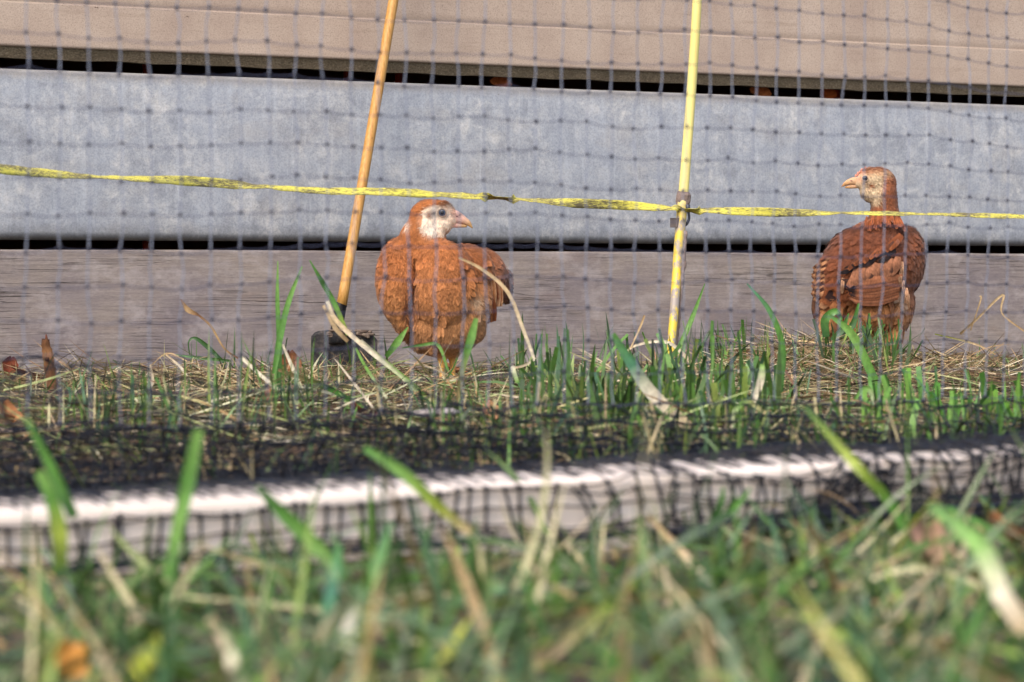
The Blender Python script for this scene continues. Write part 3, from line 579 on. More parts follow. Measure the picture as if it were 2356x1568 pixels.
# ------------------------------------------------------------------ wooden handled spade
def spade():
    root = empty('spade', tuple(P(785, 862, 4.55)), 0, 'small black spade with pale wooden handle leaning against the wall beside the hen', 'spade')
    o0 = np.array(root.location)
    mw = NT('varnished_handle')
    g = mw.noise(mw.coord((60, 60, 5)), 6, 5, 0.6)
    c = mw.ramp(g, [(0.3, S(182, 128, 58)), (0.55, S(210, 156, 80)), (0.75, S(224, 178, 104))])
    sp = mw.noise(mw.coord((1, 1, 1)), 150, 3, 0.7); c = mw.mix(mw.ramp(sp, [(0.27, W(0.9)), (0.31, W(0))]), c, S(90, 54, 24))
    mw.l(c, mw.b.inputs['Base Color']); mw.b.inputs['Roughness'].default_value = 0.5; mw.bump(g, 0.15, 0.001)
    mb = MB(); a, b = P(785, 706, 4.56), P(905, 0, 4.68); d = b - a
    pts = [a + d * t - o0 for t in np.linspace(0, 1.35, 24)]
    mb.tube(pts, np.linspace(0.0084, 0.0083, 24), 16); mb.build('handle', mw.m, root)
    mblk = NT('muddy_black_metal'); v = mblk.coord(); n1 = mblk.noise(v, 70, 7, 0.7); n2 = mblk.noise(v, 26, 5, 0.7)
    c = mblk.mix(mblk.ramp(n1, [(0.48, W(0)), (0.6, W(0.8))]), S(18, 18, 24), S(88, 80, 76))
    c = mblk.mix(mblk.ramp(n2, [(0.54, W(0)), (0.66, W(0.6))]), c, S(80, 72, 68))
    mblk.l(c, mblk.b.inputs['Base Color']); mblk.b.inputs['Roughness'].default_value = 0.75; mblk.bump(n1, 0.6, 0.003)
    mb = MB(); pts = [P(775, 790, 4.54), P(776, 760, 4.545), P(778, 735, 4.55), P(784, 703, 4.56), P(786, 698, 4.56)]
    mb.tube([p - o0 for p in pts], [0.0135, 0.0115, 0.0095, 0.0094, 0.0094], 14); mb.build('socket', mblk.m, root)
    mb = MB(); V = []; nx, nz = 18, 12
    for k in (0, 1):
        for i in range(nz + 1):
            for j in range(nx + 1):
                u = j / nx * 2 - 1; t = i / nz
                py = 758 + (1 - t) * 0 + t * 125 + 9 * abs(u) ** 1.5 * (1 - t) + 10 * (max(0, abs(u) - .78) / .22) ** 2 * (1 - t) + (5 * u * (1 - t)); px = 790 + u * 76 + 3 * (1 - t)
                p = P(px, py, 4.55) - o0
                p[1] += -0.012 * abs(u) ** 2 + 0.008 * math.exp(-(u / 0.22) ** 2) * -1 + (0.0018 if k else 0) - 0.004 * math.exp(-((abs(u) - 0.62) / 0.08) ** 2)
                V.append(p)
    n = (nx + 1) * (nz + 1); Fc = []
    for i in range(nz):
        for j in range(nx):
            q = i * (nx + 1) + j; Fc.append((q, q + 1, q + nx + 2, q + nx + 1)); Fc.append((n + q, n + q + nx + 1, n + q + nx + 2, n + q + 1))
    for j in range(nx): Fc.append((j, n + j, n + j + 1, j + 1))
    for i in range(nz): a_ = i * (nx + 1); b_ = a_ + nx + 1; Fc.append((a_, b_, n + b_, n + a_)); a_ += nx; b_ += nx; Fc.append((a_, n + a_, n + b_, b_))
    mb.add(V, Fc); mb.build('spade_blade', mblk.m, root)
    mb = MB()   # dried mud along the tread
    for k in range(46):
        u = random.uniform(-0.45, 0.85); p = P(790 + u * 74, 758 + random.uniform(-1, 14) + 6 * abs(u), 4.535) - o0
        mb.ball(p, (random.uniform(.003, .008), .003, random.uniform(.0015, .0035)), 7, 5, S(*random.choice([(112, 98, 88), (92, 78, 70), (130, 116, 102)])))
    mb.build('mud_crust', mat_attr('dried_mud', 0.95, 0.1, 200, 0.3, 0.6), root)
spade()

# ------------------------------------------------------------------ yellow post
def post():
    zt, zb = 4.40, 4.30
    pts = [(1603, -160, zt + .02), (1603, 0, zt), (1589, 220, zt), (1572, 440, 4.38), (1560, 580, 4.36), (1550, 720, 4.33), (1541, 830, 4.31), (1538, 880, 4.30)]
    root = empty('fence_post', tuple(P(1538, 872, zb)), 0, 'yellow plastic fence post standing against the wall between the two hens', 'post'); o0 = np.array(root.location)
    m = NT('yellow_plastic'); n = m.noise(m.coord((1, 1, .6)), 55, 6, 0.7); n2 = m.noise(m.coord(), 300, 3, 0.7)
    sx = m.n('ShaderNodeSeparateXYZ'); m.l(m.coord(), sx.inputs[0])
    c = m.mix(m.ramp(n2, [(0.25, W(0.6)), (0.33, W(0))]), S(246, 230, 140), S(150, 120, 50))
    low = m.ramp(sx.outputs[2], [(0.16, W(1)), (0.262, W(0.9)), (0.268, W(0)), (0.9, W(0))])
    c2 = m.mix(low, c, S(238, 206, 70))
    # clay splashed on the lower half
    mud = m.n('ShaderNodeMath', operation='MULTIPLY'); m.l(m.ramp(n, [(0.47, W(0)), (0.53, W(1))]), mud.inputs[0]); m.l(low, mud.inputs[1])
    c2 = m.mix(mud.outputs[0], c2, S(168, 156, 146))
    m.l(c2, m.b.inputs['Base Color']); m.b.inputs['Roughness'].default_value = 0.45; m.bump(n2, 0.1, 0.001)
    mb = MB(); A = crom([P(*p) for p in pts], 5) - o0; t = np.linspace(0, 1, len(A))
    mb.tube(A, np.interp(t, [0, .2, .5, .8, 1], [.0072, .0074, .0079, .0064, .0048]), 16); mb.build('shaft', m.m, root)
    M_CLAY = mat_plain('grey_clay', S(150, 132, 124), 0.95, 0.25, 120, 0.1, 0, 0.8, 0.004)
    mb = MB()   # clay rib on the right hand side
    L = crom([P(px, py, 4.345) for px, py in ((1577, 530), (1572, 600), (1566, 680), (1558, 760), (1550, 830))], 8) - o0
    mb.tube(L, 0.0022 + 0.0014 * np.sin(np.arange(len(L)) * 1.7) ** 2, 7); mb.ball(P(1573, 607, 4.345) - o0, (.004, .003, .008), 8, 6)
    mb.build('clay_streak', M_CLAY, root)
    mb = MB(); A = [P(1573, 441, 4.38), P(1572, 448, 4.38), P(1571, 462, 4.38), P(1570, 471, 4.38)]
    mb.tube([p - o0 for p in A], [.0098, .0114, .0112, .0098], 12); V = mb.V[0]
    V += rng.normal(0, 0.0006, V.shape); mb.build('collar', M_CLAY, root, smooth=False)
    mb = MB(); A = [P(1556, 501, 4.37), P(1556, 523, 4.37)]
    mb.tube([p - o0 for p in A], .0100, 4, flat=0.85); mb.build('clip', mat_plain('grey_plastic', S(128, 116, 112), 0.7, 0.2, 120), root, smooth=False)
    mb = MB(); A = crom([P(*p, 4.375) for p in ((1580, 474), (1584, 492), (1584, 505), (1577, 517), (1571, 512))], 4) - o0
    mb.tube(A, [.0022] * len(A), 7); mb.tube([P(1582, 470, 4.37) - o0, P(1581, 485, 4.37) - o0], .0035, 6)
    mb.build('hook', mat_plain('dark_plastic', S(58, 62, 76), 0.4, 0.2), root)
post()

# ------------------------------------------------------------------ yellow tape
def tape():
    pts = [(-900, 300, 2.75), (-500, 335, 2.9), (-160, 362, 3.1), (0, 388, 3.3), (150, 402, 3.45), (300, 411, 3.6), (450, 417, 3.75), (600, 429, 3.85), (740, 439, 3.95), (880, 441, 4.02), (1020, 448, 4.1), (1160, 456, 4.18), (1300, 466, 4.24), (1420, 471, 4.3), (1555, 480, 4.362), (1590, 483, 4.37), (1700, 486, 4.42), (1830, 489, 4.5), (1930, 490, 4.56), (2050, 491, 4.61), (2160, 493, 4.7), (2270, 496, 4.8), (2355, 498, 4.88), (2500, 503, 5.0), (2700, 510, 5.2), (2900, 515, 5.4)]
    A = crom([P(*p) for p in pts], 14); px = CX + A[:, 0] / A[:, 1] * F
    # apparent width in px at this column -> turn of the ribbon
    xs = [-160, 0, 130, 230, 330, 430, 540, 600, 640, 740, 860, 960, 1010, 1070, 1150, 1220, 1320, 1440, 1520, 1556, 1600, 1680, 1780, 1860, 1930, 1990, 2050, 2120, 2200, 2290, 2355, 2500]
    ws = [27, 27, 22, 8, 16, 26, 24, 9, 14, 17, 19, 22, 12, 17, 5, 9, 24, 24, 17, 7, 9, 20, 23, 17, 5, 10, 12, 5, 10, 13, 10, 10]
    wd = 0.0145; ap = 0.92 * np.interp(px, xs, ws) * A[:, 1] / F
    ca = np.clip(ap / wd, 0.1, 1.0); an = np.arccos(ca)
    sg = np.interp(px, [-160, 1100, 1130, 1170, 1190, 1552, 1562, 1600, 1615, 2500], [-1, -1, 1, 1, -1, -1, 1, 1, -1, -1])
    an = an * sg
    T = np.gradient(A, axis=0); T /= np.linalg.norm(T, axis=1)[:, None]
    up = np.tile(np.array([0, 0, 1.0]), (len(A), 1)); up -= T * (up * T).sum(1)[:, None]; up /= np.linalg.norm(up, axis=1)[:, None]
    fr = np.cross(T, up); side = up * np.cos(an)[:, None] + fr * np.sin(an)[:, None]
    nr = np.cross(T, side)
    V = []
    for s in np.linspace(-1, 1, 5):
        V.append(A + side * (s * wd / 2) + nr * (0.0009 * np.sin(px * 0.021) * (1 - s * s) + 0.0004 * np.sin(px * 0.11 + s * 3))[:, None])
    m = len(A); V = np.stack(V, 1).reshape(-1, 3)
    V2 = V + np.repeat(nr, 5, axis=0) * 0.0005
    Fq = np.array([(i * 5 + j, i * 5 + j + 1, (i + 1) * 5 + j + 1, (i + 1) * 5 + j) for i in range(m - 1) for j in range(4)])
    n = len(V); edge = []
    for i in range(m - 1):
        edge.append((i * 5, (i + 1) * 5, n + (i + 1) * 5, n + i * 5)); edge.append((i * 5 + 4, n + i * 5 + 4, n + (i + 1) * 5 + 4, (i + 1) * 5 + 4))
    Fq = np.concatenate([Fq, Fq[:, ::-1] + n, np.array(edge)])
    # along/across coordinates in the colour attribute
    s_along = np.concatenate([[0], np.cumsum(np.linalg.norm(np.diff(A, axis=0), axis=1))])
    C = np.stack([np.repeat(s_along, 5), np.tile(np.linspace(0, wd, 5), m), np.zeros(n), np.ones(n)], 1)
    C = np.concatenate([C, C])
    mt = NT('yellow_polytape'); a = mt.attr(); mp = mt.n('ShaderNodeMapping'); mt.l(a, mp.inputs[0]); mp.inputs['Scale'].default_value = (45, 430, 1)
    n1 = mt.n('ShaderNodeTexNoise', Scale=2.2, Detail=4.0, Roughness=0.7); mt.l(mp.outputs[0], n1.inputs['Vector'])
    mp2 = mt.n('ShaderNodeMapping'); mt.l(a, mp2.inputs[0]); mp2.inputs['Scale'].default_value = (5, 30, 1)
    n2 = mt.n('ShaderNodeTexNoise', Scale=2.0, Detail=5.0, Roughness=0.65); mt.l(mp2.outputs[0], n2.inputs['Vector'])
    c = mt.ramp(n2.outputs[0], [(0.35, S(236, 224, 84)), (0.6, S(232, 220, 108)), (0.75, S(206, 194, 124))])
    add = mt.n('ShaderNodeMath', operation='MULTIPLY_ADD'); mt.l(n2.outputs[0], add.inputs[0]); add.inputs[1].default_value = 0.7; mt.l(n1.outputs[0], add.inputs[2])
    c = mt.mix(mt.ramp(add.outputs[0], [(0.80, W(0)), (0.90, W(0.9))]), c, S(84, 74, 60))
    mt.l(c, mt.b.inputs['Base Color']); mt.b.inputs['Roughness'].default_value = 0.65; mt.bump(n1.outputs[0], 0.4, 0.001)
    tag(mk('polytape', V if False else np.concatenate([V, V2]), Fq, mt.m, None, C), 'twisted dirty yellow tape strung across the whole wall through the post clip', 'tape')
tape()

# ------------------------------------------------------------------ timber batten
def zbat(x): return 1.5 + (x + 0.27) * 0.65
BT = math.atan(0.65)
def batten():
    root_loc = (0.0, zbat(0), 0)
    m = NT('planed_pine'); g = m.noise(m.coord((2, 18, 40)), 4, 5, 0.6); f = m.noise(m.coord(), 90, 4, 0.7)
    c = m.ramp(g, [(0.3, S(222, 204, 190, 1.05)), (0.6, S(240, 226, 214, 1.05)), (0.8, S(248, 240, 232, 1.05))])
    c = m.mix(m.ramp(f, [(0.58, W(0)), (0.75, W(0.5))]), c, S(180, 150, 130))
    m.l(c, m.b.inputs['Base Color']); m.b.inputs['Roughness'].default_value = 0.55; m.bump(g, 0.15, 0.001)
    # local x along the batten, y backwards; the height grows to the right
    prof = [(0.0, -0.01)] + [(0.0, 0.031), (0.0012, 0.0338), (0.004, 0.035)] + [(0.084, 0.035), (0.088, 0.031), (0.088, -0.01)]
    V, Fc = extrude_profile(prof[::-1], -1.15, 1.3, 40, lambda x, y, z: (0, (0.0058 * (x) / 0.6) if z > 0 else 0))
    o = mk('wooden_batten', V, Fc, m.m, None, smooth=False); o.location = root_loc; o.rotation_euler = (0, 0, BT)
    tag(o, 'pale planed timber batten lying on the ground with netting wrapped over it', 'batten'); return o
batten()

# ------------------------------------------------------------------ netting
def netting():
    root = empty('bird_netting', (0, 2.2, 0), 0, 'dark blue plastic mesh netting hung before the hens and gathered over the batten', 'netting'); o0 = np.array(root.location)
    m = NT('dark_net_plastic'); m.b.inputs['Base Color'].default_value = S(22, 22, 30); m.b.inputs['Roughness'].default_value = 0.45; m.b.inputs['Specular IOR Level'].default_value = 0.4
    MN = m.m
    m = NT('blue_net_plastic'); m.l(m.attr(), m.b.inputs['Base Color']); m.b.inputs['Roughness'].default_value = 0.35; m.b.inputs['Specular IOR Level'].default_value = 0.6; MB_ = m.m; cv, ch, ck = S(146, 152, 170), S(88, 90, 114), S(26, 26, 50)
    m = NT('white_twine'); m.b.inputs['Base Color'].default_value = S(225, 228, 240); m.b.inputs['Roughness'].default_value = 0.6; MW = m.m
    sp = 0.0235; tan = 0.69; c, s = math.cos(math.atan(tan)), math.sin(math.atan(tan))
    X0 = 2.165
    def sheet_pt(u, v):   # u along, v height
        x = u * c; y = X0 + u * s
        w1 = 0.001 * math.sin(u * 21 + v * 6) + 0.0005 * math.sin(u * 47 + 2) ; dv = 0.0022 * math.sin(u * 9 + v * 14) + 0.0014 * math.sin(u * 31 + v * 5)
        sag = -0.012 * (u + 0.4) + 0.010 * math.sin(u * 5.0 + 1)
        du = 0.0012 * math.sin(v * 17 + u * 8) + 0.012 * v * math.sin(u * 2.2)
        return np.array([x + du - w1 * s, y + w1 * c + 0.0 + (0.03 * max(0, 0.12 - v)), v + dv + sag * (v * 1.6)])
    mb = MB(); mk_ = MB(); us = np.arange(-44, 46) * sp; vs = 0.055 + np.arange(0, 27) * sp * 1.04
    rr = random.Random(3)
    jit = {(i, j): np.array([rr.gauss(0, .0009), rr.gauss(0, .001), rr.gauss(0, .0009)]) for i in range(len(us)) for j in range(len(vs))}
    N = {(i, j): sheet_pt(us[i], vs[j]) + jit[i, j] - o0 for i in range(len(us)) for j in range(len(vs))}
    white = {(50, 18, 'h'), (51, 18, 'h'), (52, 18, 'v'), (51, 18, 'v'), (55, 18, 'v'), (56, 17, 'h'), (55, 17, 'h'), (55, 17, 'v')}
    mbw = {0: MB(), 1: MB()}
    for j in range(len(vs)):
        for i in range(len(us) - 1):
            a, b = N[i, j], N[i + 1, j]; mid = (a + b) / 2 + np.array([0, 0, -0.0009 - 0.0008 * rr.random()])
            (mbw[int(i > 53)] if (i, j, 'h') in white else mb).tube([a, a * .6 + mid * .4 + np.array([0, 0, -.0004]), mid, b * .6 + mid * .4 + np.array([0, 0, -.0004]), b], 0.00032, 4, ch, cap=False)
    for i in range(len(us)):
        for j in range(len(vs) - 1):
            a, b = N[i, j], N[i, j + 1]; mid = (a + b) / 2 + np.array([rr.gauss(0, .0006), 0, 0])
            (mbw[int(i > 53)] if (i, j, 'v') in white else mb).tube([a, mid, b], [0.0006, 0.00042, 0.0006], 4, cv, cap=False)
    for k, p in N.items():
        q_ = rr.uniform(0.8, 1.3); mb.ball(p, (0.0015 * q_, 0.0012, 0.0016 * rr.uniform(0.85, 1.3)), 6, 4, ck)
    mb.build('hanging_mesh', MB_, root); [tag(q.build('mended_thread', MW, root), 'white replacement threads tied into the mesh') for q in mbw.values()]
    # gathered skirt: compressed and wavy layers at the foot of the sheet
    mb = MB(); rs = random.Random(11)
    for lay in range(7):
        dy = -0.06 + lay * 0.024; ph = rs.uniform(0, 6); top = 0.030 + 0.008 * rs.random() + 0.010 * (lay % 3); rows = 5
        cols = np.arange(-50, 54) * sp * 0.82 + rs.uniform(0, sp)
        G = {}
        for i, u in enumerate(cols):
            for j in range(rows):
                v = top * j / (rows - 1); uu = u + 0.008 * math.sin(j * 1.9 + u * 13 + ph) + rs.gauss(0, .002)
                tt = max(0.0, (0.45 - u) / 0.9)
                z = 0.001 + v * (0.75 + 0.65 * tt) * (1 + 0.18 * math.sin(u * 8 + ph) + 0.1 * math.sin(u * 23 + ph)) + rs.gauss(0, .0012)
                yy = X0 + uu * s + dy + 0.016 * math.sin(j * 2.3 + ph) + 0.01 * math.sin(u * 15 + ph)
                G[i, j] = np.array([uu * c, yy, z + float(gz(uu * c, yy))]) - o0
        for i in range(len(cols)):
            for j in range(rows):
                if j < rows - 1: mb.tube([G[i, j], (G[i, j] + G[i, j + 1]) / 2 + rs.gauss(0, .002), G[i, j + 1]], 0.0006, 4, cap=False)
                if i < len(cols) - 1: mb.tube([G[i, j], (G[i, j] + G[i + 1, j]) / 2 + np.array([0, 0, rs.gauss(0, .0012)]), G[i + 1, j]], 0.0005 if j < rows - 1 else 0.0008, 4, cap=False)
                mb.ball(G[i, j], 0.0013, 5, 3)
    # slack mesh lying on the ground between the skirt and the batten
    cb, sb = math.cos(BT), math.sin(BT)
    for lay in range(1):
        ph = rs.uniform(0, 6); A_ = np.arange(-0.95, 1.15, sp * 0.9); B_ = np.arange(0.13, 0.62, sp * (0.9 + .3 * lay)) + rs.uniform(0, sp); G = {}
        for i, a in enumerate(A_):
            for j, bb in enumerate(B_):
                aa = a + 0.008 * math.sin(bb * 40 + ph) + rs.gauss(0, .0025); b2 = bb + 0.008 * math.sin(a * 31 + ph) + rs.gauss(0, .003)
                x = aa * cb - b2 * sb; y = 1.6755 + aa * sb + b2 * cb
                z = 0.004 + 0.004 * max(0, math.sin(a * 13 + bb * 9 + ph)) + 0.003 * max(0, math.sin(bb * 27 + ph)) + rs.random() * .003
                G[i, j] = np.array([x, y, z]) - o0
        for i in range(len(A_)):
            for j in range(len(B_)):
                if j < len(B_) - 1: mb.tube([G[i, j], G[i, j + 1]], 0.0006, 4, cap=False)
                if i < len(A_) - 1: mb.tube([G[i, j], (G[i, j] + G[i + 1, j]) / 2 + np.array([0, 0, -.0008]), G[i + 1, j]], 0.00055, 4, cap=False)
                mb.ball(G[i, j], 0.0013, 5, 3)
    tag(mb.build('gathered_skirt', MN, root), 'bunched folds of mesh along the ground')
    # part draped over the batten: follow its profile
    mb = MB()
    cb, sb = math.cos(BT), math.sin(BT)
    def topz(a): return 0.0355 + 0.0058 * a / 0.6
    def prof_pt(a, q, off):  # a along batten, q path length: 0 at ground behind, then up/over/down the front
        h = topz(a); segs = [(-1.2, 0)]
        if q < 0.16: b = 0.25 - q; z = 0.004 + off * 2                      # ground behind, from the skirt to the batten
        elif q < 0.16 + h: b = 0.09 + off; z = (q - 0.16)
        elif q < 0.16 + h + 0.09: b = 0.09 - (q - 0.16 - h); z = h + off
        elif q < 0.16 + 2 * h + 0.09: b = -off; z = h - (q - 0.16 - h - 0.09)
        else: b = -(q - 0.16 - 2 * h - 0.09) - off; z = 0.004
        x = a * cb - b * sb; y = zbat(0) + a * sb + b * cb
        return np.array([x, y, max(z, 0.002)])
    for lay in range(4):
        rg = random.Random(20 + lay); ph = rg.uniform(0, 6); off = 0.0012 + 0.0013 * lay
        a0, a1 = (-0.95, 1.12) if lay < 2 else ((0.10, 1.12) if lay == 2 else (0.2, 1.12))
        cols = np.arange(a0 + lay * .006, a1, sp * 0.95); q0 = rg.uniform(0, .01); qs = np.concatenate([[0.10 + q0, 0.19 + q0, 0.24 + q0 * 1.6], np.arange(0.287 + q0 * .6, 0.36, sp * (0.5 if lay != 1 else 0.8))]); G = {}
        for i, a in enumerate(cols):
            rgt = 1 / (1 + math.exp(-(a - 0.05) * 14))   # the mesh is far more crumpled on the right
            for j, q in enumerate(qs):
                wob = rgt * (0.006 * math.sin(q * 60 + a * 17 + ph) + 0.004 * math.sin(a * 41 + q * 20)) + 0.001 * math.sin(a * 60 + ph)
                aa = a + wob * 1.4 + rg.gauss(0, .0012 + .002 * rgt) + (0.10 * (q - .2) * rgt * (1 if lay % 2 else -0.6)); qq = q + wob * 1.1 + rg.gauss(0, .0008)
                G[i, j] = prof_pt(aa, qq, off + abs(rg.gauss(0, .0012)) * (0.4 + 2 * rgt)) - o0
        for i in range(len(cols)):
            for j in range(len(qs)):
                if j < len(qs) - 1:
                    d = G[i, j + 1] - G[i, j]; mid = (G[i, j] + G[i, j + 1]) / 2
                    if abs(d[2]) > 0.003 and abs(d[1]) > 0.004: mid = mid + np.array([0, -0.0, 0.002])
                    mb.tube([G[i, j], mid, G[i, j + 1]], 0.0008, 4, cap=False)
                if i < len(cols) - 1: mb.tube([G[i, j], (G[i, j] + G[i + 1, j]) / 2 + np.array([0, -0.0005, -0.0006]), G[i + 1, j]], 0.0006 if j > 2 else 0.0004, 4, cap=False)
                mb.ball(G[i, j], 0.0019 if j > 2 else 0.0009, 5, 4)
    # loose rolled hem in front of the batten on the right
    for k in range(11):
        ph = k * 1.3; A = []
        for a in np.linspace(0.10, 1.12, 84):
            b = -0.006 - 0.012 * (k % 4) + 0.004 * math.sin(a * 19 + ph); h = 0.004 + 0.0025 * (k // 3) + 0.003 * math.sin(a * 11 + ph)
            A.append(np.array([a * cb - b * sb, zbat(0) + a * sb + b * cb, max(0.001, h * min(1, (a - 0.08) * 6))]) - o0)
        mb.tube(A, 0.0013, 5, cap=False)
    tag(mb.build('draped_hem', MN, root), 'crumpled doubled mesh wrapped over the batten')
netting()

# ------------------------------------------------------------------ hens
def mat_plumage():
    m = NT('plumage'); a = m.attr()
    n = m.noise(m.coord((1, 1, 0.35)), 520, 3, 0.7); n2 = m.noise(m.coord(), 60, 4, 0.6)
    c = m.mix(1.0, a, m.ramp(n, [(0.3, W(0.68)), (0.5, W(1)), (0.72, W(1.3))]), 'MULTIPLY')
    n3 = m.noise(m.coord(), 90, 3, 0.6); c = m.mix(1.0, c, m.ramp(n2, [(0.3, W(0.74)), (0.7, W(1.22))]), 'MULTIPLY'); c = m.mix(1.0, c, m.ramp(n3, [(0.35, W(0.9)), (0.6, W(1.08))]), 'MULTIPLY')
    m.l(c, m.b.inputs['Base Color']); m.b.inputs['Roughness'].default_value = 0.8; m.b.inputs['Specular IOR Level'].default_value = 0.15
    m.b.inputs['Sheen Weight'].default_value = 0.15; m.bump(n, 0.5, 0.0015); return m.m
M_PLUM = mat_plumage()
M_SKIN = mat_attr('skin_and_scale', 0.55, 0.35, 260, 0.16, 0.5)
def metaskin(balls, voxel=0.0026, smooth=9):
    mb = MB()
    for (c, r_, M) in balls: mb.ball(c, r_, 28, 18, M=M)
    me = bpy.data.meshes.new('tmp'); me.from_pydata([tuple(v) for v in np.concatenate(mb.V)], [], mb.F)
    o = bpy.data.objects.new('tmp', me); COL.objects.link(o)
    a = o.modifiers.new('r', 'REMESH'); a.mode = 'VOXEL'; a.voxel_size = voxel
    b = o.modifiers.new('s', 'SMOOTH'); b.factor = 0.6; b.iterations = smooth
    dg = bpy.context.evaluated_depsgraph_get(); out = bpy.data.meshes.new_from_object(o.evaluated_get(dg))
    bpy.data.objects.remove(o); return out

class Bird:
    def __init__(s, name, label, z, foot):
        s.z = z; s.root = empty(name, tuple(P(foot[0], foot[1], z)), 0, label, 'hen'); s.o = np.array(s.root.location); s.k = z / F; s.balls = []
    def p(s, px, py, d):   # d: depth in px units (negative towards the camera)
        return np.array([(px - CX) * s.k, s.z + d * s.k, CAM_H - (py - HY) * s.k]) - s.o
    def E(s, px, py, d, rx, rz, rd, rot=0):
        a = R(-rot); M = np.array([[math.cos(a), 0, math.sin(a)], [0, 1, 0], [-math.sin(a), 0, math.cos(a)]])
        s.balls.append((s.p(px, py, d), np.array([rx, rd, rz]) * s.k, M))
    def limb(s, pts, rads, n=9):
        A = crom(pts, n); rr = np.interp(np.linspace(0, 1, len(A)), np.linspace(0, 1, len(rads)), rads)
        for (px, py, d), r_ in zip(A, rr): s.balls.append((s.p(px, py, d), np.ones(3) * r_ * s.k, None))
    def to_px(s, V):
        q = V + s.o; return CX + q[:, 0] / s.k, HY - (q[:, 2] - CAM_H) / s.k, (q[:, 1] - s.z) / s.k
    def body(s, colfn, voxel=0.0026, crease=()):
        me = metaskin(s.balls, voxel); n = len(me.vertices); V = np.empty(n * 3, np.float32); me.vertices.foreach_get('co', V); V = V.reshape(-1, 3)
        px, py, d = s.to_px(V)
        for (x0, y0, x1, y1, wd, dp) in crease:      # soft partings between feather tracts
            t = np.clip((py - y0) / (y1 - y0), 0, 1); xc = x0 + (x1 - x0) * t + 3 * np.sin(t * 7)
            V[:, 1] += (np.exp(-((px - xc) / wd) ** 2) * np.clip(np.sin(np.pi * np.clip((py - y0) / (y1 - y0), 0, 1)) * 2, 0, 1) * (d < -10) * dp * s.k).astype(np.float32)
        me.vertices.foreach_set('co', V.ravel()); me.update()
        C = np.array([colfn(a, b, c) for a, b, c in zip(px, py, d)])
        a = me.color_attributes.new('Col', 'FLOAT_COLOR', 'POINT'); a.data.foreach_set('color', np.c_[C, np.ones(n)].astype(np.float32).ravel())
        me.name = 'body'; s.me = me; s.V = V; o = link('body', me, M_PLUM, s.root)
        # triangles for sampling
        me.calc_loop_triangles(); T = np.empty(len(me.loop_triangles) * 3, np.int32); me.loop_triangles.foreach_get('vertices', T); T = T.reshape(-1, 3)
        a_, b_, c_ = V[T[:, 0]], V[T[:, 1]], V[T[:, 2]]; nr = np.cross(b_ - a_, c_ - a_); ar = np.linalg.norm(nr, axis=1)
        s.T = (a_, b_, c_, nr / (ar[:, None] + 1e-12), ar / ar.sum()); return o
    def sample(s, n):
        a_, b_, c_, nr, w_ = s.T; i = rng.choice(len(w_), n, p=w_); u = rng.random(n); v = rng.random(n); f = u + v > 1; u[f] = 1 - u[f]; v[f] = 1 - v[f]
        return a_[i] + (b_[i] - a_[i]) * u[:, None] + (c_[i] - a_[i]) * v[:, None], nr[i]
    def feathers(s, n, flow, size, colfn, keep, lift=0.14, name='plumage', jit=0.22):
        p, nr = s.sample(n); px, py, d = s.to_px(p); k = keep(px, py, d); p, nr, px, py, d = p[k], nr[k], px[k], py[k], d[k]; n = len(p)
        f = np.array([flow(a, b, c) for a, b, c in zip(px, py, d)], float); f += rng.normal(0, jit, f.shape)
        f -= nr * (f * nr).sum(1)[:, None]; f /= np.linalg.norm(f, axis=1)[:, None] + 1e-9
        sd = np.cross(nr, f)
        L, Wd = np.array([size(a, b, c) for a, b, c in zip(px, py, d)]).T
        L = L * rng.uniform(0.75, 1.25, n); Wd = Wd * rng.uniform(0.8, 1.2, n)
        ts = np.array([0, .25, .5, .75, .92, 1.0]); ws = np.array([.35, .85, 1.0, .85, .5, .12]); hs = np.array([-.12, .03, .1, .12, .09, .03])
        base = np.array([colfn(a, b, c) for a, b, c in zip(px, py, d)]) * (1 + rng.uniform(-.2, .2, (n, 1)))
        V = np.empty((n, 6, 3, 3)); C = np.ones((n, 6, 3, 4))
        lf = rng.uniform(0.5, 1.5, n) * lift / 0.14
        for i in range(6):
            cen = p + f * (L * ts[i])[:, None] + nr * (L * hs[i] * lf + 0.0004)[:, None]
            for j, sgn in enumerate((-1, 0, 1)):
                V[:, i, j] = cen + sd * (sgn * Wd * ws[i] * .5)[:, None] + (nr * (Wd * .04)[:, None] if j == 1 else 0)
                g = (0.92 + 0.16 * ts[i]) * (1.0 if j != 1 else 0.88); C[:, i, j, :3] = base * g
        b0 = (np.arange(n) * 18)[:, None]; q = np.array([(3 * i + j, 3 * i + j + 1, 3 * i + j + 4, 3 * i + j + 3) for i in range(5) for j in (0, 1)])
        Fq = (b0[:, :, None] + q[None]).reshape(-1, 4)
        return mk(name, V.reshape(-1, 3), Fq, M_PLUM, s.root, C.reshape(-1, 4))
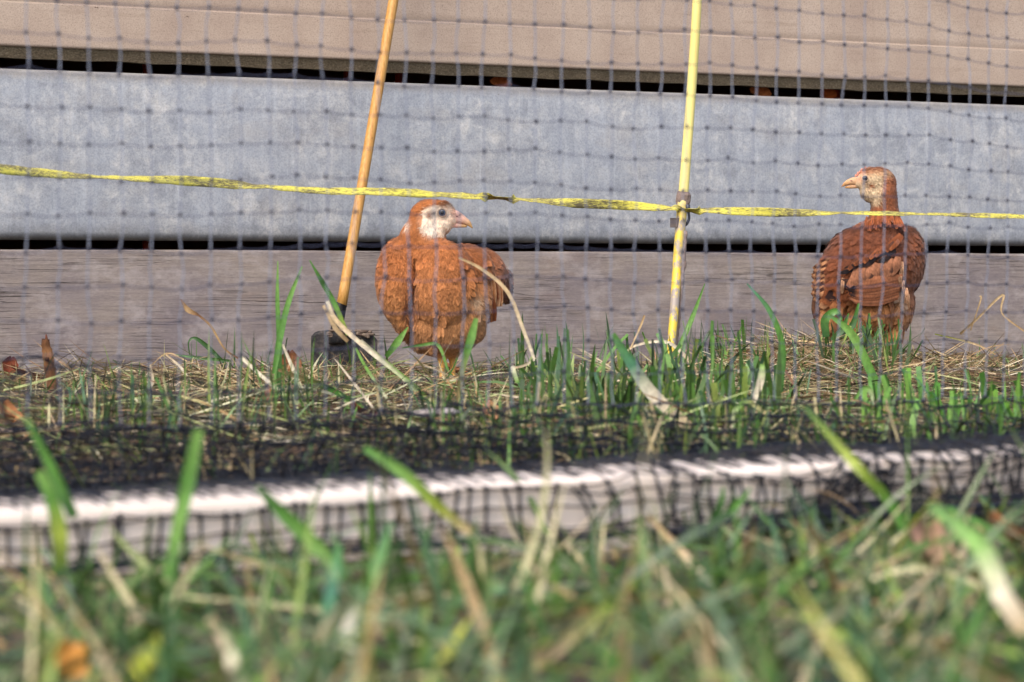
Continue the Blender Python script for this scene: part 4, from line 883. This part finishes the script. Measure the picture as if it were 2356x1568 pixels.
    def quills(s, name, list_, label=None):
        """long feathers: (points px,py,d ; width px ; colour function(t,side)->rgb)"""
        mb = MB()
        for pts, wd, cf in list_:
            pts = [(q[0] + rng.normal(0, .9), q[1] + rng.normal(0, .9), q[2]) for q in pts]; wd = wd * rng.uniform(.85, 1.15); tone = rng.uniform(.82, 1.15)
            A = crom([s.p(*q) for q in pts], 5); m = len(A); t = np.linspace(0, 1, m); T = np.gradient(A, axis=0); T /= np.linalg.norm(T, axis=1)[:, None]
            sd = np.cross(T, np.array([0, 1.0, 0.12])); sd /= np.linalg.norm(sd, axis=1)[:, None]; nr = np.cross(sd, T)
            pr = np.sin(np.pi * (0.12 + 0.80 * t)) ** 0.45; V = []; C = []
            sj = np.array([-1, -.5, 0, .5, 1])
            for i in range(m):
                for x in sj:
                    V.append(A[i] + sd[i] * x * wd * s.k * .5 * pr[i] - nr[i] * (x * x - 1) * wd * s.k * -.035)
                    cc = np.array(cf(t[i], x)) * (0.8 if x == 0 else 1) * tone * (1 + rng.uniform(-.16, .16)); C.append([*cc, 1])
            Fc = [(i * 5 + j, i * 5 + j + 1, (i + 1) * 5 + j + 1, (i + 1) * 5 + j) for i in range(m - 1) for j in range(4)]
            mb.add(V, Fc, np.array(C))
        o = mb.build(name, M_PLUM, s.root); return tag(o, label) if label else o
def c3(r, g, b): return np.array(S(r, g, b)[:3])
def blob(px, py, cx, cy, rx, ry): return math.exp(-(((px - cx) / rx) ** 2 + ((py - cy) / ry) ** 2))
def mixc(a, b, t): t = max(0.0, min(1.0, t)); return a * (1 - t) + b * t
rust, rust_d, tan_, cream, brown = c3(194, 120, 68), c3(146, 84, 48), c3(216, 156, 102), c3(255, 232, 206) * 1.2, c3(112, 70, 48)

def hen_left():
    b = Bird('hen', 'young ginger hen with pale face standing breast forward, looking right', 4.13, (1030, 882))
    E = b.E
    E(998, 668, 20, 120, 112, 96); E(1015, 735, 5, 98, 88, 88); E(920, 655, -32, 52, 92, 60, 6); E(1016, 655, -50, 76, 104, 62); E(940, 705, -26, 48, 70, 52, 12); E(925, 588, -6, 44, 44, 52)
    E(970, 610, -10, 78, 62, 70); E(1060, 625, 5, 72, 62, 70, 15); E(1075, 690, 0, 55, 80, 66); E(1072, 748, 0, 44, 46, 48); E(1010, 778, 0, 50, 40, 48); E(1052, 782, 10, 28, 28, 28)
    E(1106, 632, 80, 56, 60, 90, 20); E(1148, 655, 120, 24, 40, 50, -15)
    # neck and head (profile, looking right)
    b.limb([(972, 590, -5), (972, 555, -10), (978, 525, -10), (985, 505, -10)], [66, 54, 41, 38])
    E(990, 497, -10, 47, 39, 34, 0); E(1012, 492, -12, 36, 32, 30); E(1030, 500, -14, 26, 23, 21, 20); E(1008, 516, -14, 34, 26, 27); E(1040, 506, -15, 17, 14, 13, 25)
    # legs with toes
    for (x0, x1, dd) in ((1018, 1016, -14), (1042, 1044, 10)):
        b.limb([(x0 + 3, 800, dd + 10), (x0, 822, dd + 6), (x0 - 1, 848, dd), (x1, 872, dd - 4), (x1, 880, dd - 6)], [20, 11, 7.5, 7, 7.5])
        for tx, td in ((-24, -26), (-2, -38), (24, -24), (6, 22)):
            b.limb([(x1, 879, dd - 5), (x1 + tx * .5, 881, dd - 5 + td * .5), (x1 + tx, 885, dd - 5 + td)], [5.6, 4.6, 3.2], 5)
    ca, pk, ear = c3(206, 140, 90), c3(240, 190, 174), c3(166, 108, 78)
    def col(px, py, d):
        if py > 824: return c3(236, 176, 96)
        t = (py - 590) / 190; c = mixc(rust, tan_, t); c = mixc(c, rust_d, 0.6 * blob(px, py, 1090, 600, 70, 45) + 0.4 * blob(px, py, 905, 600, 40, 60) + 1.0 * blob(px, py, 948, 680, 13, 95) + 0.3 * blob(px, py, 985, 760, 30, 50))  # the narrow upright blob paints the shade of the breast crease
        c = mixc(c, c3(190, 136, 92), 0.9 * blob(px, py, 1010, 770, 100, 30)); c = mixc(c, c3(178, 116, 74), 0.7 * blob(px, py, 1010, 660, 40, 70))
        c = mixc(c, c3(206, 176, 144), 0.9 * blob(px, py, 1090, 686, 13, 15) + 0.6 * blob(px, py, 1098, 718, 7, 22))
        if px > 1120: c = mixc(c, c3(156, 100, 74), (px - 1120) / 30)
        if py < 560:
            face = 1.0 if ((px - 1008) / 40) ** 2 + ((py - 508) / 31) ** 2 < 1 else max(0, 1.5 - (((px - 1008) / 40) ** 2 + ((py - 508) / 31) ** 2)) * 2
            face = max(face, min(1, 1.4 * blob(px, py, 1040, 494, 14, 20)))
            if py < 469 + max(0, (1000 - px)) * 0.30 + max(0, px - 1030) * 0.2: face *= 0.15
            if px < 968 + (545 - py) * 0.1: face *= 0.15
            c = mixc(c, cream, face); c = mixc(c, ear, 1.1 * blob(px, py, 989, 496, 7, 7)); c = mixc(c, c3(238, 232, 216), 0.6 * blob(px, py, 990, 530, 14, 14))
            c = mixc(c, c3(208, 140, 108), 0.8 * blob(px, py, 1046, 488, 8, 12)); c = mixc(c, pk, 1.2 * blob(px, py, 1057, 499, 10, 12)); c = mixc(c, cream, .8 * blob(px, py, 938, 520, 8, 10))
        return c
    b.body(col, crease=((958, 585, 946, 800, 8, 20), (1066, 600, 1078, 700, 7, 9), (1010, 700, 996, 800, 7, 6)))
    def flow(px, py, d):
        if py < 545: return (-0.8 if py < 500 else -0.45, 0.1, -0.5 if py < 500 else -0.8)
        u = (px - 985) / 130; return (0.35 * u + (0.5 if px > 1070 else 0), 0.1 + (0.8 if px > 1100 else 0), -1.0)
    def size(px, py, d):
        if py < 545: return (0.0055, 0.0022)
        if py < 590: return (0.011, 0.004)
        if py > 740: return (0.015, 0.0075)
        return (0.017, 0.0095)
    noleg = lambda px, py, d: (py < 798) & ~((px > 1048) & (py < 520) & (py > 480)) & ~(((px - 1018) ** 2 + (py - 490) ** 2 < 10 ** 2) & (d < 0))
    b.feathers(3000, flow, size, col, lambda px, py, d: noleg(px, py, d) & (py > 548), 0.0)
    b.feathers(34000, flow, lambda px, py, d: (0.006, 0.0010) if py < 560 else (0.013, 0.0011), col, lambda px, py, d: noleg(px, py, d) & ~((((px - 1008) / 40) ** 2 + ((py - 508) / 31) ** 2 < 1) & (rng.random(len(px)) < 0.7)), 0.10, 'down', 0.35)
    # wing on the right hand side of the breast: coverts then long quills
    wl = []; rw = random.Random(5)
    wc = [c3(168, 96, 54), c3(150, 84, 46), c3(184, 118, 70), c3(128, 68, 38)]
    for k in range(9):
        x = 1062 + k * 8; c_ = wc[k % 4]
        wl.append(([(x + 6, 600 + k * 3, -42 + k * 7), (x + 18, 640 + k * 3, -45 + k * 7), (x + 22, 690 + k * 2, -42 + k * 7)], 26, (lambda t, s_, c_=c_: mixc(c_, c3(210, 170, 130), .6 * (abs(s_) > .8) + .35 * (t > .88)))))
    for k in range(8):
        x = 1092 + k * 5; c_ = wc[(k + 1) % 4]
        wl.append(([(x, 655 + k * 2, -48 + k * 6), (x + 8, 705, -46 + k * 6), (x + 8 + k * 0.5, 752 - k * 2 - (9 if k < 3 else 0), -36 + k * 6)], 13, (lambda t, s_, c_=c_: mixc(mixc(c_, c3(104, 56, 34), .5), c3(216, 180, 142), .7 * (s_ < -.8)))))
    for k in range(4):
        wl.append(([(1086 + k * 4, 665 + k * 4, -52), (1092 + k * 3, 690 + k * 6, -54), (1096 + k * 2, 715 + k * 8, -52)], 9, lambda t, s_: mixc(c3(206, 174, 142), c3(160, 104, 68), .4 + .4 * (abs(s_) < .3))))
    b.quills('wing', wl)
    tl = []
    for k in range(9):
        a = k / 8; tl.append(([(1118 + a * 8, 610 + a * 20, 95), (1150 + a * 8, 628 + a * 30, 130), (1176 + 6 * math.sin(a * 3) - a * 10, 648 + a * 52, 150)], 20, lambda t, s_: mixc(c3(158, 98, 66), c3(98, 72, 60), .8 * (t > .8) + .3 * (abs(s_) > .8))))
    for (x, y) in ((1122, 576), (1142, 592), (1150, 600), (1130, 585)): tl.append(([(x - 14, y + 24, 60), (x - 6, y + 10, 62), (x, y, 60)], 7, lambda t, s_: mixc(c3(170, 110, 74), cream, t)))
    b.quills('tail', tl)
    # wispy pale neck feathers
    wl = []
    for k in range(60):
        x = rw.uniform(932, 1012); y = rw.uniform(525, 556) - abs(x - 985) * .1; dx = -6 if x < 975 else 4
        wl.append(([(x, y - 8, -46 + abs(x - 985) * .35), (x + dx, y, -52 + abs(x - 985) * .35), (x + dx * 1.8, y + rw.uniform(7, 13), -52 + abs(x - 985) * .35)], 3.2, (lambda t, s_, q=rw.random(): mixc(rust, cream, 0.8 if q < .3 else 0.05))))
    b.quills('neck_hackle', wl)
    head_parts(b, (1018, 490, -41), 8.6, +1, [(1038, 495, -15), (1052, 500, -16), (1066, 506.5, -16), (1078, 514, -16), (1087, 525, -16)], [16, 13.5, 9.5, 6.2, 1.0], [(1036, 515, -15), (1054, 518, -15), (1074, 520.5, -16)], [8, 6, 2.5], pk, c3(190, 150, 96))
    return b

def head_parts(b, eye, er, sgn, up, ur, lo, lr, cbase, ctip):
    mb = MB(); t = np.array(eye); c = b.p(*eye)
    mb.ball(c, np.array([er, er * .55, er]) * b.k, 20, 14, S(74, 84, 100) if sgn > 0 else S(58, 56, 62)); me = NT('eye_iris'); me.l(me.attr(), me.b.inputs['Base Color']); me.b.inputs['Roughness'].default_value = 0.08
    e = mb.build('eye', me.m, b.root)
    mb = MB(); mb.ball(c + np.array([0, -er * .40 * b.k, 0]), np.array([er * .52, er * .25, er * .52]) * b.k, 16, 10, S(14, 14, 20)); mp = NT('pupil'); mp.b.inputs['Base Color'].default_value = (.004, .004, .006, 1); mp.b.inputs['Roughness'].default_value = 0.04
    mb.build('pupil', mp.m, e)
    mb = MB(); A = [c + np.array([math.cos(a) * er * 1.12, -er * .12, math.sin(a) * er * 1.05]) * b.k for a in np.linspace(0, 2 * math.pi, 25)]
    mb.tube(A, er * .2 * b.k, 6, S(196, 168, 146), cap=False); mb.build('eyelid', M_SKIN, b.root)
    def beak(name, pts, rr, c0, c1):
        A = crom([b.p(*q) for q in pts], 6); t = np.linspace(0, 1, len(A)); r_ = np.interp(t, np.linspace(0, 1, len(rr)), rr) * b.k
        mb = MB(); mb.tube(A, r_, 14, np.array([[*mixc(c0, c1, (x - .35) * 2), 1] for x in t]), 0.72); return mb.build(name, M_SKIN, b.root)
    beak('upper_beak', up, ur, cbase, ctip); beak('lower_beak', lo, lr, cbase, ctip)
    mb = MB(); q = b.p(up[1][0] - 1 * sgn, up[1][1] - 2, up[1][2] - ur[1] * .70); mb.ball(q, np.array([3.2, 1.2, 1.3]) * b.k, 8, 6, S(150, 100, 92)); mb.build('nostril', M_SKIN, b.root)

def hen_right():
    b = Bird('hen', 'rust brown young hen seen from behind, head turned left over the tape', 4.81, (2040, 848))
    E = b.E
    E(2005, 606, 0, 110, 92, 92); E(2022, 548, 0, 70, 46, 60); E(2078, 600, 20, 50, 82, 70, -5); E(1950, 640, -20, 72, 80, 72, 20); E(1918, 668, -25, 46, 62, 50, 10)
    E(2005, 690, 0, 92, 70, 72); E(2060, 700, 10, 42, 72, 55, -8); E(1905, 722, -15, 30, 48, 38); E(1960, 735, 0, 55, 42, 50); E(2055, 750, 5, 26, 42, 34)
    b.limb([(2030, 548, 0), (2033, 508, -4), (2033, 475, -6), (2028, 440, -8)], [50, 36, 30, 32])
    E(2020, 418, -8, 39, 33, 30, -15); E(2000, 413, -9, 28, 28, 25); E(1984, 420, -10, 20, 18, 17, -20); E(2002, 440, -9, 27, 24, 23, -30); E(1974, 423, -10, 12, 10, 10)
    for (x0, x1, dd) in ((2056, 2058, -8), (1996, 1994, 12)):
        b.limb([(x0, 765, dd), (x0, 790, dd), (x0 + 1, 815, dd), (x1 + 2, 836, dd), (x1 + 3, 845, dd)], [20, 12, 8, 7.5, 8])
        for tx, td in ((26, 22), (34, -2), (22, -26), (-16, 8)):
            b.limb([(x1 + 3, 844, dd), (x1 + 3 + tx * .5, 846, dd + td * .5), (x1 + 3 + tx, 849, dd + td)], [5.6, 4.6, 3.0], 5)
    dk, md, lt, blk = c3(112, 62, 38), c3(148, 84, 50), c3(196, 132, 84), c3(34, 30, 36)
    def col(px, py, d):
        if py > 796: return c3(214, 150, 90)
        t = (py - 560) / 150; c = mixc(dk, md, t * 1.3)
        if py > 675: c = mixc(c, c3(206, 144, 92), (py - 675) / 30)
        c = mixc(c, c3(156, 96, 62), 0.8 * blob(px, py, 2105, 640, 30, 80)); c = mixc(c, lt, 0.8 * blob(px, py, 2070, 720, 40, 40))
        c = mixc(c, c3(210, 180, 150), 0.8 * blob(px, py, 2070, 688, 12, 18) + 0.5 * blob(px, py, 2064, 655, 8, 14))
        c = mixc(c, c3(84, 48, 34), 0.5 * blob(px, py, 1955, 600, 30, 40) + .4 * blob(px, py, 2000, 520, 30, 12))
        if py < 520:
            c = mixc(c3(150, 90, 58), c3(160, 98, 66), (520 - py) / 100)
            if px < 2032 and py > 398:
                f = min(1, max(0, (2026 - px) / 10)) * min(1, max(0, (py - 398) / 8)) * min(1, max(0, (474 - py) / 10)); c = mixc(c, c3(222, 196, 160), f)
            c = mixc(c, c3(206, 172, 132), 0.6 * blob(px, py, 2010, 400, 24, 9) + .5 * blob(px, py, 2036, 396, 12, 10)); c = mixc(c, c3(162, 92, 56), 1.1 * blob(px, py, 1995, 426, 6, 6))
            c = mixc(c, c3(206, 150, 120), 0.8 * blob(px, py, 1975, 410, 10, 14)); c = mixc(c, c3(124, 70, 40), .6 * blob(px, py, 2028, 388, 26, 5))
        return c
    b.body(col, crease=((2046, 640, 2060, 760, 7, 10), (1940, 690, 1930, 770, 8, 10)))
    def flow(px, py, d):
        if py < 470: return (0.8 if py < 430 else 0.35, 0.05, -0.4 if py < 430 else -0.9)
        if py < 520: return (0.02, 0, -1)
        if py > 690: return (-0.25, 0, -1)
        if px > 2070: return (0.05, -0.1, -1)
        return (-0.75, -0.15, -0.75)
    def size(px, py, d):
        if py < 470: return (0.007, 0.003)
        if py < 530: return (0.013, 0.005)
        return (0.021, 0.011)
    noleg = lambda px, py, d: (py < 788) & ~((px < 1980) & (py < 436)) & ~(((px - 1987) ** 2 + (py - 410) ** 2 < 9 ** 2) & (d < 0))
    b.feathers(4200, flow, size, col, noleg, 0.02)
    b.feathers(26000, flow, lambda px, py, d: (0.008, 0.0014) if py < 520 else (0.014, 0.0012), col, noleg, 0.10, 'down', 0.35)
    # folded wing: shoulder coverts, a black bar, tan secondaries with dark gaps
    wl = []; rw = random.Random(9)
    def bar(t, s_, a=.5): return mixc(c3(188, 116, 72), blk, 1.0 if s_ < a - .2 else 0)
    for k in range(10):      # coverts above the bar
        x = 2050 - k * 15; y = 545 + k * 9 + (k % 2) * 8
        wl.append(([(x + 12, y - 4, -78), (x - 6, y + 16, -84), (x - 26, y + 30, -84)], 24, (lambda t, s_, q=rw.random(): mixc(mixc(dk, md, q), c3(178, 110, 70), .5 * (t > .9)))))
    for (x, y, L_, w_) in ((2046, 574, 34, 17), (2028, 580, 38, 18), (2008, 588, 40, 18), (1986, 597, 36, 16), (1964, 607, 34, 15), (2034, 590, 30, 12), (1996, 600, 34, 13), (1950, 618, 30, 14)):
        wl.append(([(x, y, -104), (x - L_ * .5, y + L_ * .18, -109), (x - L_, y + L_ * .38 + rw.uniform(-2, 3), -104)], w_, (lambda t, s_, q=rw.uniform(0, .3): mixc(mixc(blk, c3(96, 62, 48), q), c3(150, 90, 56), .8 * (s_ < -.8) + .5 * (t > .9)))))
    for k in range(9):       # loose rust feathers breaking the upper edge of the bar
        x = 2048 - k * 12; y = 560 + k * 5.5
        wl.append(([(x + 8, y - 8, -92), (x - 4, y + 4, -108), (x - 14, y + 14 + rw.uniform(-3, 4), -112)], 11, (lambda t, s_, q=rw.random(): mixc(mixc(dk, md, q), c3(170, 104, 66), .5 * (t > .85)))))
    for k in range(9):       # tan secondaries hanging from the bar, a dark line between each
        x = 2050 - k * 12; y = 592 + k * 3.4
        wl.append(([(x + 2, y, -103), (x - 4, y + 20, -107), (x - 16, y + 36 + rw.uniform(-3, 8), -104)], 19, (lambda t, s_, q=rw.uniform(.2,1): mixc(c3(170, 114, 84), mixc(blk, brown, .3), q if s_ > .3 and t < .8 else 0.0))))
    for k in range(8):       # primaries running to the left and down
        y = 640 + k * 7
        wl.append(([(2060 - k * 1, y - 4, -98 + k * 2), (2005, y + 6, -105 + k * 2), (1960, y + 10 - k, -103 + k * 2), (1916 + k * 4, y + 8 - k * 3, -94 + k * 2)], 17, (lambda t, s_, k=k: mixc(mixc(c3(168, 108, 76), c3(146, 88, 58), (k % 3) * .4), blk if t > .7 else c3(90, 58, 44), (.85 if t > .72 and k < 5 else 0) + .5 * (s_ > .8)))))
    for (x, y) in ((2062, 618), (2066, 660), (2072, 678), (2058, 640), (2076, 690), (1928, 655)): # pale broken feather ends
        wl.append(([(x, y - 16, -94), (x - 1, y, -100), (x + rw.uniform(-4, 4), y + 18, -92)], 8, lambda t, s_: mixc(c3(200, 160, 126), c3(170, 112, 78), .3 + .4 * (abs(s_) < .3))))
    b.quills('wing', wl)
    tl = []
    for k in range(12):
        a = k / 11; y = 598 + a * 72
        tl.append(([(1925 - a * 4, y - 4, -62), (1893 - a * 6, y + 4, -66), (1864 + 3 * math.sin(k * 2), y + 22, -50)], 15, (lambda t, s_, k=k: mixc(c3(150, 84, 48), blk if (int(t * 6 + k) % 2) else c3(206, 152, 110), .75 if t > .35 else .0))))
    for k in range(8):
        a = k / 7; tl.append(([(1912 + a * 40, 650 + a * 8, -72), (1900 + a * 38, 680 + a * 6, -74), (1878 + a * 46, 706 + 5 * math.sin(k * 2), -62)], 17, (lambda t, s_, k=k: mixc(c3(164, 96, 58), blk if k < 5 and .15 < t < .62 else c3(214, 166, 124), .9 if (k < 5 and .15 < t < .62) else .6 * (t > .85)))))
    for k in range(7):
        a = k / 6; tl.append(([(1872 + a * 34, 668, -40), (1870 + a * 32, 710, -42), (1878 + a * 26, 752, -34)], 14, lambda t, s_: mixc(c3(128, 84, 58), c3(84, 62, 50), abs(s_))))
    b.quills('tail', tl)
    tl = []
    for k in range(20):   # dark tipped hackles over the shoulders
        x = 1990 + k * 4; y = 492 + abs(k - 10) * .8 + rw.uniform(-6, 10)
        tl.append(([(x, y, -42), (x + (x - 2028) * .12, y + 14, -52), (x + (x - 2028) * .15, y + 24, -64)], 6, lambda t, s_: mixc(c3(150, 82, 46), c3(70, 42, 34), .8 if abs(s_) < .3 and t > .4 else 0)))
    b.quills('neck_hackle', tl)
    head_parts(b, (1985.5, 411, -33), 6.2, -1, [(1968, 417, -10), (1955, 418, -10), (1943, 423, -10), (1933.5, 430, -10)], [11, 8, 5, 1.0], [(1970, 427, -10), (1955, 430, -10), (1942, 431, -10)], [6, 4, 1.6], c3(214, 168, 128), c3(196, 142, 84))
    mb = MB()
    for k in range(6):
        x = 1967 + k * 4.4; y = 404 - k * 3.9 + (k > 3) * (k - 3) * 1.5; mb.ball(b.p(x, y, -9), np.array([2.6, 2.6, 3.6 + 1.4 * (k % 2)]) * b.k, 10, 7, S(222, 152, 128))
    mb.build('comb', M_SKIN, b.root)
    return b
hen_left(); hen_right()
